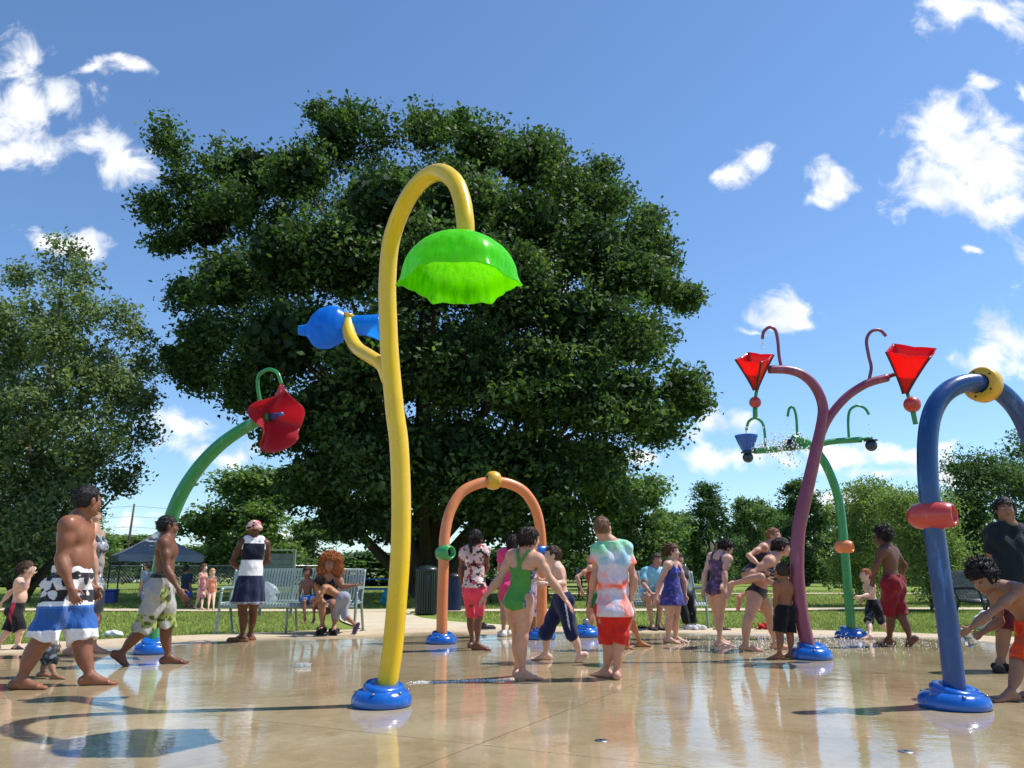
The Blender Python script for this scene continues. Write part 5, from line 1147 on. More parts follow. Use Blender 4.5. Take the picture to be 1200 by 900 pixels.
# --- kinds of background tree, each built once then copied
def kind_tree(name, H, W, base, n, cols, seed, leaf, shape, sp=.4, ns=9, gap=.25, tr=.2, nl=22, inner=25):
    g = random.Random(seed); B_ = []
    for i in range(n):
        t = g.random(); z = base+(H-base)*t
        if shape == 'oval': w = W/2*math.sqrt(max(.03, 1-(2*t-.9)**2/1.25))*(1-.25*t)
        elif shape == 'cone': w = W/2*(1-t)**.7+.15
        else: w = W/2*math.sqrt(max(.05, 1-((t-.45)/.58)**2))
        a = g.random()*6.283; q = math.sqrt(g.random())*w*.78; r_ = (W*.17)*(.7+.6*g.random()); z = min(z, H-r_*.6); B_.append((q*math.cos(a), q*math.sin(a), z, r_, r_*.85))
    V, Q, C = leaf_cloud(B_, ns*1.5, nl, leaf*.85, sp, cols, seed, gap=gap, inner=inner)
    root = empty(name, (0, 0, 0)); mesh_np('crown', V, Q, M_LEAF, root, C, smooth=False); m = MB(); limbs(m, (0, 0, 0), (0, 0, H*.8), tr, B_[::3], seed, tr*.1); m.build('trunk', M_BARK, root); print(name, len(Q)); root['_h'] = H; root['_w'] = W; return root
G1 = ['#485f38', '#5b7444', '#728a54', '#8a9d66']; G2 = ['#384e32', '#475f3c', '#597149', '#6f865b']; G3 = ['#53683a', '#697d48', '#849559', '#a2ae74']
KT = dict(round=kind_tree('round_tree', 10, 10, 1.5, 34, G1, 11, .36, 'round', .45, 7, tr=.28), oval=kind_tree('oval_tree', 12, 7, 1.2, 34, G2, 12, .34, 'oval', .42, 8, tr=.26),
          open=kind_tree('small_tree', 3.4, 3.6, .75, 38, G3, 13, .105, 'round', .17, 62, .38, .055, 18, 0), maple=kind_tree('maple_tree', 6.5, 6.4, 1.2, 44, G2, 14, .14, 'round', .26, 26, .28, .13, 20, 80), hedge=kind_tree('hedge_tree', 4.5, 6.5, .1, 22, G2, 15, .34, 'round', .4, 9, .1, .16))
def copy_tree(o):
    c = o.copy(); COL.objects.link(c)
    for ch in o.children:
        d = ch.copy(); COL.objects.link(d); d.parent = c
    return c
used = set()
def plant(kind, px, ytop, wpx, Y, label, name=None):
    src = KT[kind]; o = src if kind not in used else copy_tree(src); used.add(kind); c = P(px, 680, Y); topz = P(px, ytop, Y)[2]; W = wpx*Y/FPX
    o.location = (c[0], Y, -.03); o.scale = (W/src['_w'], W/src['_w'], topz/src['_h']); o.rotation_euler = (0, 0, random.random()*6.28); tag(o, label, 'tree', 'trees round the park lawn')
    return o
plant('round', 295, 553, 180, 50, 'bright round tree between the canopy and the big shade tree')
plant('round', 150, 628, 120, 82, 'distant light green tree behind the grey canopy roof')
plant('round', 60, 600, 150, 60, 'dense tree seen low behind the left edge tree')
plant('round', -40, 590, 160, 55, 'leafy tree cut off by the left edge of the park')
plant('round', 225, 640, 90, 75, 'low far tree just right of the grey canopy')
plant('oval', 834, 566, 78, 62, 'dark upright tree right of the big shade tree, leftmost of the dark upright ones')
plant('round', 885, 585, 70, 74, 'paler round tree between the two dark upright trees')
plant('oval', 945, 562, 80, 60, 'dark upright tree rising behind the purple pole')
plant('round', 1000, 592, 90, 78, 'distant tree in the gap behind the green pole base')
plant('round', 742, 560, 130, 47, 'mid green tree below the right side of the big shade tree')
plant('round', 655, 630, 90, 80, 'far tree showing in the sky gap beneath the big crown')
plant('open', 1088, 572, 125, 20.6, 'small bright yellow green tree with slim trunk behind the blue arch leg')
plant('open', 1022, 566, 110, 24, 'small bright yellow green tree behind the curly haired teenager')
plant('maple', 1178, 532, 150, 25.5, 'dark dense tree behind the young man at the right edge')
plant('maple', 1275, 500, 190, 31, 'dark tree beyond the right edge behind the big blue arch')
for px, yt, w, Y, lb in ((1035, 600, 110, 90, 'far tree line gap filler'), ): pass
plant('round', 792, 600, 90, 95, 'far tree low in the gap right of the big shade tree'); plant('round', 915, 598, 100, 98, 'far tree low between the dark upright trees'); plant('round', 1060, 585, 120, 72, 'broad far tree behind the two small bright trees'); plant('round', 1130, 590, 120, 80, 'broad far tree behind the black metal bench'); plant('round', 365, 612, 110, 70, 'far tree behind the bench woman, low under the big crown'); plant('round', 100, 625, 130, 95, 'far tree low behind the big boy')
for px, yt, w, Y, lb in ((430, 648, 120, 62, 'dark hedge clump behind the picnic table'), (520, 640, 130, 66, 'dark hedge clump behind the trash can'), (600, 644, 120, 64, 'dark hedge clump seen through the orange arch'), (800, 655, 120, 80, 'dark hedge clump behind the blue swimsuit girl'), (900, 652, 130, 84, 'dark hedge clump behind the piggyback pair'), (985, 655, 120, 88, 'dark hedge clump behind the parked car'), (1120, 650, 140, 60, 'dark hedge clump behind the dark metal bench'), (20, 655, 140, 58, 'dark hedge clump at the far left'), (330, 655, 120, 66, 'dark hedge clump behind the grey board'), (1060, 648, 120, 70, 'dark hedge clump behind the small bright trees'), (700, 655, 110, 86, 'dark hedge clump behind the tie-dye boy'), (1210, 640, 150, 58, 'dark hedge clump at the far right edge')):
    plant('hedge', px, yt, w, Y, lb)
for k in KT:
    KT[k].pop('_h', None)
for o in list(SC.objects):
    for q in ('_h', '_w'):
        if q in o: del o[q]

# ------------------------------------------------------------------ benches
def bench(loc, rz, W, label, mslat, mframe, slats=True):
    B_ = empty('park_bench', loc, label, 'bench', 'slatted park benches', rz)
    pb = spline([(.30, .96), (.27, .93), (.20, .70), (.13, .52), (.10, .47)], 5); ps = spline([(.09, .462), (.0, .44), (-.2, .445), (-.33, .455), (-.385, .43), (-.39, .40)], 5)
    for nm, pr in (('backrest', pb), ('seat', ps)):
        m = MB(); n = int(W/.046)
        for i in range(n):
            x = -W/2+.02+(W-.04)*i/(n-1); t = .0035
            d = np.gradient(pr, axis=0); d /= np.linalg.norm(d, axis=1)[:, None]; nn = np.column_stack([-d[:, 1], d[:, 0]])
            V = []
            for (y, z), k in zip(pr, nn):
                for sx, sn in ((-1, -1), (1, -1), (1, 1), (-1, 1)): V.append((x+sx*.0155, y+k[0]*t*sn, z+k[1]*t*sn))
            F = []
            for j in range(len(pr)-1):
                for q in range(4): F.append((j*4+q, j*4+(q+1) % 4, (j+1)*4+(q+1) % 4, (j+1)*4+q))
            F += [(0, 3, 2, 1), tuple(len(V)-4+q for q in range(4))]; m.add(V, F, False)
        for y, z in ((pr[0], pr[-1])): m.tube([(-W/2, y, z), (W/2, y, z)], .017, 10)
        m.build(nm, mslat, B_)
    for sx in (-1, 1):
        x = sx*(W/2+.02); m = MB(); m.tube(spline([(x, -.40, 0), (x, -.36, .25), (x, -.33, .46), (x, -.30, .62)], 5), .022, 10); m.tube(spline([(x, .36, 0), (x, .22, .25), (x, .12, .46), (x, .22, .72), (x, .30, .96)], 5), .022, 10); m.tube([(x, -.33, .45), (x, .12, .45)], .018, 8)
        for y in (-.40, .36): m.lathe([(.001, 0), (.05, 0), (.05, .012), (.001, .014)], (x, y, 0), None, 12)
        m.build('leg_frame', mframe, B_); a = MB(); a.tube(spline([(x, -.30, .62), (x, -.27, .665), (x, -.15, .68), (x, .1, .675), (x, .20, .67)], 5), .026, 10); a.build('armrest', mframe, B_)
    m = MB(); m.tube([(0, -.36, .0), (0, -.34, .425), (0, .1, .435), (0, .3, 0)], .02, 8); m.build('centre_leg', mframe, B_); return B_
lb_ = G(338, 742); bench((lb_[0], 12.95, 0), 0, 2.06, 'long grey green slatted metal bench with a woman and children on it', M_BENCH, M_BENCH)
q = P(775, 735, 14.15); bench((q[0], 14.15, -.03), math.radians(8), 1.35, 'grey slatted bench under the woman in the light blue shirt', paint('grey_bench_paint', '#8c9496', .4), M_BENCH)
q = P(1168, 731, 14.6); bench((q[0], 14.6, -.03), math.radians(24), 1.45, 'black metal slatted bench behind the bending boy at the right', M_BLACK, M_BLACK)
# ------------------------------------------------------------------ trash cans
def can(loc, R, H, label, mat, lid):
    o = empty('trash_can', loc, label, 'trash can'); m = MB(); n = 30
    for i in range(n):
        a = 2*math.pi*i/n; R_ = np.array(Matrix.Rotation(a, 3, 'Z')); m.box(R_@np.array([R, 0, H*.45]), (.012, R*.15, H*.84), R_)
    for z in (.05, .45, .84): m.lathe([(R-.012, z*H-.015), (R-.007, z*H-.02), (R-.007, z*H+.02), (R-.012, z*H+.015)], (0, 0, 0), None, 30)
    m.build('slat_body', mat, o); m = MB(); m.lathe([(.001, .02), (R-.02, .02), (R-.02, H*.85), (R-.05, H*.86), (.001, H*.8)], (0, 0, 0), None, 26); m.build('liner', M_BLACK, o)
    m = MB(); m.lathe([(R+.005, H*.87), (R+.015, H*.89), (R*.95, H*.93), (R*.6, H*.98), (.001, H)], (0, 0, 0), None, 30); m.build('lid', lid, o); return o
M_DKGRN = paint('dark_green_enamel', '#16241f', .35, .5, .15, .2)
q = G(500, 719); can((q[0], q[1], -.03), .27, 1.12, 'dark slatted trash can with domed lid beside the walkway under the big tree', M_DKGRN, M_DKGRN)
q = P(531, 708, 20.5); can((q[0], q[1], -.03), .20, .95, 'dark blue bin partly hidden behind the orange arch leg', paint('dark_blue_enamel', '#16264f', .4), M_BLACK)
# ------------------------------------------------------------------ canopy tent
q = P(177, 705, 27.2); CT_ = empty('canopy_tent', (q[0], q[1], -.03), 'grey pop up canopy tent on the lawn at the left', 'tent', rz=math.radians(33))
M_TENT = paint('tent_fabric', '#8b929c', .75, .2, .1, 0, 2); w = 1.28; ez = P(180, 650, 27.2)[2]; az = P(180, 622, 27.2)[2]+.05
m = MB(); n = 14; V = []; F = []
for i in range(4*n):
    sd, t = divmod(i, n); t = t/n*2-1; c = [(t, -1), (1, t), (-t, 1), (-1, -t)][sd]
    for k in range(9):
        s = k/8; e = 1-.05*(1-abs(t)**2)*s; V.append((c[0]*w*s*e, c[1]*w*s*e, az-(az-ez)*(s**.85)-.03*math.sin(math.pi*s)))
    V.append((c[0]*w*(1-.05*(1-abs(t)**2)), c[1]*w*(1-.05*(1-abs(t)**2)), ez-.22-.015*math.sin(t*9)))
for i in range(4*n):
    j = (i+1) % (4*n)
    for k in range(9): F.append((i*10+k, j*10+k, j*10+k+1, i*10+k+1))
m.add(V, F, False); m.build('roof', M_TENT, CT_)
for x in (-1, 1):
    for y in (-1, 1):
        m = MB(); m.box((x*w*.95, y*w*.95, ez/2-.05), (.04, .04, ez-.1), None, .005); m.box((x*w*.95, y*w*.95, .01), (.12, .12, .02)); m.build('leg', M_BLACK, CT_)
m = MB()
for a, b in (((-1, -1), (1, -1)), ((1, -1), (1, 1)), ((1, 1), (-1, 1)), ((-1, 1), (-1, -1))):
    A, B_ = np.array([a[0]*w*.95, a[1]*w*.95, ez-.02]), np.array([b[0]*w*.95, b[1]*w*.95, ez-.02]); md = (A+B_)/2; m.tube([A, md+[0, 0, -.3]], .012, 6); m.tube([A+[0, 0, -.3], md+[0, 0, .0]], .012, 6); m.tube([md+[0, 0, -.3], B_], .012, 6); m.tube([md, B_+[0, 0, -.3]], .012, 6)
m.build('scissor_frame', M_STEEL, CT_)
# cooler under it
q = P(124, 707, 26.0); o = empty('cooler', (q[0], q[1], -.03), 'blue cooler box on the grass beside the canopy', 'cooler'); m = MB(); m.box((0, 0, .19), (.60, .36, .36), None, .02); m.build('cooler_body', paint('cooler_blue', '#1f3d92', .4), o); m = MB(); m.box((0, 0, .405), (.63, .39, .065), None, .02); m.build('lid', paint('cooler_lid', '#2b4ba6', .4), o); m = MB(); m.tube(spline([(-.33, 0, .2), (-.36, 0, .3), (-.36, 0, .33)], 4), .012, 8); m.tube(spline([(.33, 0, .2), (.36, 0, .3), (.36, 0, .33)], 4), .012, 8); m.build('handle', M_BLACK, o)
# grey board on posts
q = P(323, 712, 18.5); o = empty('notice_board', (q[0], q[1], -.03), 'grey wooden board on posts behind the long bench', 'board', rz=math.radians(6)); tz = P(323, 645.5, 18.5)[2]+.03; bz = .62; m = MB()
for i in range(6): h_ = (tz-bz-.06)/6; m.box((0, 0, bz+h_*(i+.5)), (.62, .03, h_-.006), None, .004)
m.build('board_panel', paint('weathered_wood', '#747a74', .85, .2, .2, 0, 5, bmp=.3), o)
for x in (-.345, .345): m = MB(); m.box((x, 0, tz/2), (.065, .07, tz), None, .006); m.build('post', paint('weathered_post', '#858a7c', .85, .2, .2, 0, 5), o)
m = MB(); m.box((0, 0, tz+.0125), (.76, .09, .025), None, .004); m.build('cap_rail', paint('weathered_cap', '#8f9488', .85), o)
# picnic tables
def picnic(loc, rz, label, top):
    o = empty('picnic_table', loc, label, 'picnic table', 'picnic tables in the shade', rz); m = MB()
    for i in range(5): m.box((0, -.3+.15*i, .75), (1.8, .14, .04), None, .005)
    m.build('table_top', top, o)
    for y in (-.68, .68): m = MB(); m.box((0, y, .45), (1.8, .27, .04), None, .005); m.build('seat', top, o)
    for x in (-.65, .65):
        m = MB(); m.tube([(x, -.6, 0), (x, -.28, .73)], .03, 8); m.tube([(x, .6, 0), (x, .28, .73)], .03, 8); m.tube([(x, -.72, .42), (x, .72, .42)], .025, 8); m.build('leg_frame', M_BLACK, o)
    return o
M_TBL = paint('table_blue', '#3d6fa8', .5, .4, .12); q = P(437, 707, 25.9); picnic((q[0], q[1], -.03), .1, 'blue topped picnic table behind the grey shirt sitter', M_TBL)
q = P(592, 706, 26.5); picnic((q[0], q[1], -.03), .3, 'dark picnic table seen through the orange arch', paint('table_dark', '#3a3f40', .6))
q = P(660, 703, 30); picnic((q[0], q[1], -.03), -.2, 'dark picnic table behind the boy in navy shorts', paint('table_brown', '#4a4038', .6))
# ------------------------------------------------------------------ chain-link fence and utility pole, house, car far away
def fence(x0, x1, Y, H, label):
    o = empty('chain_fence', ((x0+x1)/2, Y, -.03), label, 'fence'); m = MB(); L_ = x1-x0; n = max(2, int(L_/3)); s = .16
    for i in range(int((L_+H)/s)):
        a = -L_/2+i*s; m_ = min(H, L_/2-a) if a < L_/2 else 0
        if a+H > -L_/2 and a < L_/2: m.tube([(a, 0, .05), (min(a+H-.05, L_/2), 0, min(H, .05+min(a+H-.05, L_/2)-a))], .006, 4); m.tube([(-a, .01, .05), (max(-a-H+.05, -L_/2), .01, min(H, .05-a*0+(-a-max(-a-H+.05, -L_/2))))], .006, 4)
    m.build('mesh_wire', M_STEEL, o); m = MB(); m.tube([(-L_/2, 0, H), (L_/2, 0, H)], .025, 8); m.build('top_rail', M_STEEL, o)
    for i in range(n+1): m = MB(); x = -L_/2+L_*i/n; m.tube([(x, .03, 0), (x, .03, H+.05)], .032, 8); m.build('post', M_STEEL, o)
fence(-22, -9, 41, 1.3, 'low chain link fence beyond the canopy on the left'); fence(4.5, 12, 56, 1.5, 'chain link fence far behind the tie-dye boy')
q = P(143, 690, 70); o = empty('utility_pole', (q[0], q[1], -.03), 'thin leaning wooden utility pole between the left trees', 'pole'); tz = P(143, 590, 70)[2]; m = MB(); m.tube([(0, 0, 0), (.25, 0, tz)], [.12, .08], 10); m.build('pole', M_BARK, o); 
for z, dx in ((tz-.2, 0), (tz-1.1, 0), (tz-2.0, 0)):
    s = [( (.23+dx)+120*t*(1 if True else 1), 14*t, z-2.6*math.sin(math.pi*t)) for t in np.linspace(0, 1, 20)]; s2 = [((.23+dx)-120*t, -10*t, z-2.6*math.sin(math.pi*t)) for t in np.linspace(0, 1, 20)]; m = MB(); m.tube(s2[::-1]+s[1:], .012, 5); m.build('wire', M_BLACK, o)
def house(loc, W, D, H, label, wall, roofc, rz=0):
    o = empty('house', loc, label, 'house', rz=rz); m = MB(); m.box((0, 0, H/2), (W, D, H)); m.build('wall', wall, o); m = MB(); m.add([(-W/2-.4, -D/2-.4, H), (W/2+.4, -D/2-.4, H), (W/2+.4, D/2+.4, H), (-W/2-.4, D/2+.4, H), (-W/2-.4, 0, H+2.2), (W/2+.4, 0, H+2.2)], [(0, 1, 5, 4), (2, 3, 4, 5), (1, 2, 5), (3, 0, 4), (0, 3, 2, 1)], False); m.build('roof', roofc, o)
    for x in (-.32, .0, .32):
        m = MB(); m.box((x*W, -D/2-.03, H*.55), (1.1, .08, 1.3)); f_ = m.build('window', M_DKGRN, o); k = MB(); k.box((x*W, -D/2-.055, H*.55), (.9, .06, 1.1)); k.build('pane', M_DKBALL, f_)
q = P(118, 684, 92); house((q[0], q[1], -.03), 11, 8, 3, 'white house glimpsed beyond the canopy on the left', paint('white_siding', '#c9c9c4', .8), paint('roof_shingle', '#5a5a5e', .9))
q = P(815, 684, 108); house((q[0], q[1], -.03), 14, 8, 2.8, 'low brown roofed building behind the blue swimsuit girl', paint('tan_siding', '#7d7468', .8), paint('brown_shingle', '#54483e', .9))
q = P(962, 682, 91.5); o = empty('parked_car', (q[0], q[1], 0.02), 'silver car parked on the far road behind the purple pole', 'car')
def car_shape(prof, w, y0=0):
    m = MB(); n = len(prof); V = [(x, -w/2, z) for x, z in prof]+[(x, w/2, z) for x, z in prof]; m.add(V, [tuple(range(n))[::-1], tuple(range(n, 2*n))]+[(i, (i+1) % n, (i+1) % n+n, i+n) for i in range(n)], False); return m
car_shape([(-2.1, .35), (-2.15, .6), (-2.0, .85), (-1.2, .95), (1.1, .95), (2.0, .78), (2.15, .55), (2.1, .35)], 1.75).build('body', paint('silver_paint', '#b9bcc0', .25, .5, .05, .5), o)
cb = car_shape([(-1.75, .93), (-1.3, 1.36), (-.9, 1.44), (.2, 1.42), (.65, 1.3), (1.25, .93)], 1.5).build('cabin', paint('silver_roof', '#b9bcc0', .25, .5, .05, .5), o); car_shape([(-1.5, .98), (-1.15, 1.32), (.2, 1.34), (.55, 1.25), (.98, .98)], 1.53).build('window', M_DKBALL, cb)
for x in (-1.3, 1.3):
    for y in (-.8, .8): m = MB(); m.lathe([(.001, -.1), (.2, -.1), (.32, -.09), (.33, .0), (.32, .09), (.2, .1), (.001, .1)], (x, y, .33), rot_to((0, 1, 0)), 20); m.build('wheel', M_BLACK, o)
# ------------------------------------------------------------------ small things lying about
def lump(name, px, py, Y, size, label, cat, mat, seed=1, zoff=0, amp=.25):
    c = P(px, py, Y); s = np.array(size); root = np.array([c[0], c[1], zoff]); ph = seed*1.7
    def disp(X, Y_, Z): k = 3.2/s.min(); return s.min()*amp*(np.sin(k*X+ph+1.3*np.sin(k*Z))*np.sin(k*1.2*Y_-ph)+.5*np.sin(2.1*k*Z+k*X*1.4+ph))
    V, Q = sdf_mesh([ell((0, 0, s[2]*.55), s/2, None, .02), ell((s[0]*.22, 0, s[2]*.4), s*.36, None, .03), ell((-s[0]*.25, .0, s[2]*.38), s*.33, None, .03)], max(.007, s.min()*.05), [lambda X, Y_, Z: .002-Z+0*X+0*Y_], disp)
    o = mesh_np(name, V, Q, mat); o.location = root; return tag(o, label, cat)
M_WHITE = paint('white_cloth', '#d5d7da', .8, .2, .06, 0, 8, bmp=.2); M_BAGCLR = translucent_plastic('clear_bag_plastic', '#c9ced4', .45, .2)
lump('towel', 132, 747, 12.3, (.26, .16, .10), 'crumpled white towel lying on the grass edge at the left', 'towel', M_WHITE, 2, -.03, .10)
lump('plastic_bag', 313, 706, 12.72, (.26, .18, .28), 'clear plastic bag standing on the long bench seat', 'bag', M_BAGCLR, 4, .455)
lump('tote_bag', 1158, 746, 13.4, (.42, .20, .28), 'white bag on the pad edge below the black bench', 'bag', M_WHITE, 5, 0.0, .12)
lump('towel', 897, 737, 13.6, (.26, .14, .09), 'small red towel on the dry concrete behind the piggyback pair', 'towel', paint('red_cloth', '#b83228', .8, .2), 6, 0)
lump('plastic_wrapper', 355, 784, 8.2, (.13, .09, .035), 'clear plastic wrapper lying on the wet concrete', 'wrapper', M_BAGCLR, 8, 0)
lump('swim_bag', 453, 694, 24.9, (.30, .24, .42), 'teal bag on the lawn in front of the picnic table', 'bag', paint('teal_cloth', '#1f8f9c', .6), 3, -.03, .1)
def sandals(px, py, label, col, yaw):
    q = G(px, py); o = empty('flip_flops', q, label, 'flip-flops', rz=yaw); mt = paint('flip_flop_rubber', col, .7, .3)
    for s in (-1, 1):
        m = MB(); n = 20; top = []
        for i in range(n): a = 2*math.pi*i/n; top.append((.125*math.cos(a), s*.075+(.042+.008*math.cos(a))*math.sin(a)))
        m.add([(x, y, .018) for x, y in top]+[(x, y, .001) for x, y in top], [tuple(range(n)), tuple(range(n, 2*n))[::-1]]+[(i, i+n, (i+1) % n+n, (i+1) % n) for i in range(n)], False); so = m.build('sole', mt, o)
        m = MB(); m.tube(spline([(-.01, s*.075-.04, .018), (.04, s*.075-.015, .045), (.075, s*.075, .02)], 5), .005, 6); m.tube(spline([(-.01, s*.075+.04, .018), (.04, s*.075+.015, .045), (.075, s*.075, .02)], 5), .005, 6); m.build('strap', M_BLACK, so)
sandals(846, 738, 'dark flip-flops left beside the purple swimsuit girl', '#2a2a2c', .2); sandals(750, 736, 'black flip-flops in front of the grey bench', '#1a1a1c', .1)
def sneakers(px, py, label):
    q = G(px, py); o = empty('sneakers', q, label, 'sneakers', rz=.1)
    for s in (-1, 1):
        V, Q = sdf_mesh([cone((-.08, s*.06, .04), (.1, s*.06, .03), .045, .038, .02), cone((-.08, s*.06, .06), (-.05, s*.06, .085), .038, .034, .03)], .007, [lambda X, Y_, Z: .002-Z+0*X+0*Y_]); sh = mesh_np('shoe', V, Q, M_BLACK, o); m = MB(); m.box((.01, s*.06, .008), (.255, .088, .014), None, .004); m.build('sole', M_WHITE, sh)
sneakers(571, 738, 'pair of black sneakers standing behind the girl in coral capris')
# plastic bottle in the bending boy's hand
m = MB(); a = P(1127, 738, 6.17); b = P(1141, 757, 6.14); ax_ = rot_to(a-b); ln = np.linalg.norm(a-b)*1.12
m.lathe([(.001, 0), (.036, 0), (.041, .012), (.041, ln*.30), (.037, ln*.34), (.041, ln*.38), (.041, ln*.62), (.036, ln*.72), (.018, ln*.90), (.016, ln), (.001, ln)], (0, 0, 0), ax_, 24)
bm, nt, bs, out = nodes_of('bottle_plastic'); bs.inputs['Transmission Weight'].default_value = .85; bs.inputs['Roughness'].default_value = .08; bs.inputs['Base Color'].default_value = (.9, .93, .95, 1); bs.inputs['IOR'].default_value = 1.25; bump(nt, bs, noise(nt, 40, 2), .5, .01)
o = m.build('plastic_bottle', bm); o.location = [float(x) for x in b]; tag(o, 'clear plastic bottle held by the boy bending over in orange shorts', 'bottle')
# ------------------------------------------------------------------ water in the air
def droplets(pts, rad, label, name='water_spray'):
    t = (1+5**.5)/2; iv = np.array([(-1, t, 0), (1, t, 0), (-1, -t, 0), (1, -t, 0), (0, -1, t), (0, 1, t), (0, -1, -t), (0, 1, -t), (t, 0, -1), (t, 0, 1), (-t, 0, -1), (-t, 0, 1)])/math.sqrt(1+t*t)
    fc = np.array([(0, 11, 5), (0, 5, 1), (0, 1, 7), (0, 7, 10), (0, 10, 11), (1, 5, 9), (5, 11, 4), (11, 10, 2), (10, 7, 6), (7, 1, 8), (3, 9, 4), (3, 4, 2), (3, 2, 6), (3, 6, 8), (3, 8, 9), (4, 9, 5), (2, 4, 11), (6, 2, 10), (8, 6, 7), (9, 8, 1)])
    n = len(pts); V = (pts[:, None, :]+iv[None]*(rad*(.5+RNG.random(n)))[:, None, None]*np.array([1, 1, 1.25])).reshape(-1, 3); F = (fc[None]+12*np.arange(n)[:, None, None]).reshape(-1, 3)
    o = mesh_np(name, V, F, M_DROP); o['kind'] = 'stuff'; o['label'] = label; o['category'] = 'water'
M_DROP, nt, bs, out = nodes_of('water_drop'); bs.inputs['Base Color'].default_value = (.90, .93, .96, 1); bs.inputs['Roughness'].default_value = .15; bs.inputs['IOR'].default_value = 1.33
a, b = G(478, 801), G(612, 796); t = RNG.random(300); p = a+(b-a)*t[:, None]+RNG.normal(0, .014, (300, 3)); p[:, 2] = np.abs(RNG.normal(.002, .004, 300)); p[:, 1] += .03*np.sin(t*14); droplets(p, .0042, 'low streak of white water droplets running past the girl in green')
c = P(926, 518, YG-.05); n = 260; p = c+RNG.normal(0, 1, (n, 3))*np.array([.22, .12, .10]); p[:, 2] -= RNG.random(n)**2*.5*(RNG.random(n) < .4); droplets(p, .011, 'splash of water bursting round the middle ball of the green pole')
c = P(895, 524, YG-.05); n = 160; p = c+(RNG.random((n, 3))-.5)*np.array([.75, .15, .14]); p[:, 2] += .03; droplets(p, .008, 'droplets scattered along the left arm of the green pole')
n = 900; p = np.column_stack([RNG.normal(4.0, 1.2, n), 10.9+RNG.normal(0, .55, n), np.abs(RNG.exponential(.035, n))]); droplets(p, .0055, 'fine splashing droplets over the wet concrete by the green pole')
n = 240; p = np.column_stack([RNG.normal(3.0, .35, n), 10.1+RNG.normal(0, .25, n), np.abs(RNG.exponential(.035, n))]); droplets(p, .0055, 'splashing droplets round the feet of the piggyback pair')
for px_, py_ in ((1062, 881), (705, 868)):
    o = empty('ground_nozzle', G(px_, py_), 'small steel nozzle in the wet floor %s' % ('near the blue arch base' if px_ > 900 else 'in front of the tie-dye boy'), 'nozzle'); m = MB(); m.lathe([(.001, .004), (.035, .004), (.04, .002), (.04, .0), (.001, 0)], (0, 0, 0), None, 24); p_ = m.build('plate', M_STEEL, o); m = MB(); m.lathe([(.001, .006), (.010, .006), (.012, .0045), (.001, .0045)], (0, 0, 0), None, 14); m.build('spray_hole', M_BLACK, p_)
# thin falling streams from the hooks
ST_ = []
for x, y, Y_, y1 in ((893.5, 398, YP, 410), (923, 489, YG, 517), (1018.5, 487, YG, 515), (874.5, 505, YG, 512)):
    a = P(x, y, Y_); b = P(x, y1, Y_); k = 26; t = RNG.random(k); ST_.append(a+(b-a)*t[:, None]+RNG.normal(0, .006, (k, 3)))
droplets(np.concatenate(ST_), .006, 'thin trickles falling from the curly spray hooks')

# ------------------------------------------------------------------ light, sky, camera
SUN = nrm((1.48, .30, 2.48)); el_ = math.asin(SUN[2]); az_ = math.atan2(SUN[0], SUN[1])
l = bpy.data.lights.new('sun', 'SUN'); l.energy = 4.4; l.angle = math.radians(.53); l.color = (1, .955, .88); so = bpy.data.objects.new('sun', l); COL.objects.link(so); so.rotation_euler = Vector(-SUN).to_track_quat('-Z', 'Y').to_euler(); so.location = (20, 5, 40)
W = bpy.data.worlds.new('World'); SC.world = W; W.use_nodes = True; nt = W.node_tree; bg = nt.nodes['Background']; wo = nt.nodes['World Output']
sky = N(nt, 'ShaderNodeTexSky'); sky.sky_type = 'NISHITA'; sky.sun_disc = False; sky.sun_elevation = el_; sky.sun_rotation = az_; sky.air_density = 1.0; sky.dust_density = .15; sky.ozone_density = 3.2
nt.links.new(mixc(nt, 1.0, sky.outputs[0], (.77, .90, 1.01), 'MULTIPLY'), bg.inputs[0]); bg.inputs[1].default_value = .135
CL = [(1130,170,50,48),(1122,140,34,26),(1165,200,45,40),(1085,235,42,20),(1110,215,40,28),(1180,245,38,20),(1160,14,62,20),(1110,6,38,12),(885,190,20,14),(862,205,26,10),(975,212,17,20),(968,232,16,12),(1152,93,14,9),(908,367,42,18),(940,375,14,10),(1188,398,40,24),(1160,412,30,18),(1195,112,8,16),(1130,297,13,6),(12,130,34,58),(22,185,48,20),(85,118,28,20),(72,105,18,14),(120,165,38,20),(150,190,36,22),(148,75,26,8),(120,83,18,7),(75,278,40,9),(105,285,16,8),(205,500,42,14),(225,522,50,14),(280,525,40,14),(842,500,22,18),(860,540,40,14),(1065,535,45,13),(985,545,26,11),(905,535,40,12),(160,606,22,8),(1120,560,50,9),(620,330,40,30),(700,300,30,20),(1290,300,80,40),(-90,230,70,50),(1350,90,90,40),(330,620,40,10),(455,590,40,10),(745,540,25,10),(925,545,26,10),(1030,560,40,9),(1100,520,24,9),(880,392,20,6),(1000,590,60,8)]
geo = N(nt, 'ShaderNodeTexCoord'); sp = N(nt, 'ShaderNodeSeparateXYZ'); nt.links.new(geo.outputs['Generated'], sp.inputs[0])
def mth(op, a, b=None, c=None):
    n = N(nt, 'ShaderNodeMath'); n.operation = op
    for i, v in enumerate((a, b, c)):
        if v is None: continue
        if hasattr(v, 'links'): nt.links.new(v, n.inputs[i])
        else: n.inputs[i].default_value = v
    return n.outputs[0]
yy = mth('MAXIMUM', sp.outputs[1], .02); A_ = mth('DIVIDE', sp.outputs[0], yy); B_ = mth('DIVIDE', sp.outputs[2], yy); cb_ = N(nt, 'ShaderNodeCombineXYZ'); nt.links.new(A_, cb_.inputs[0]); nt.links.new(B_, cb_.inputs[1]); pv = cb_.outputs[0]
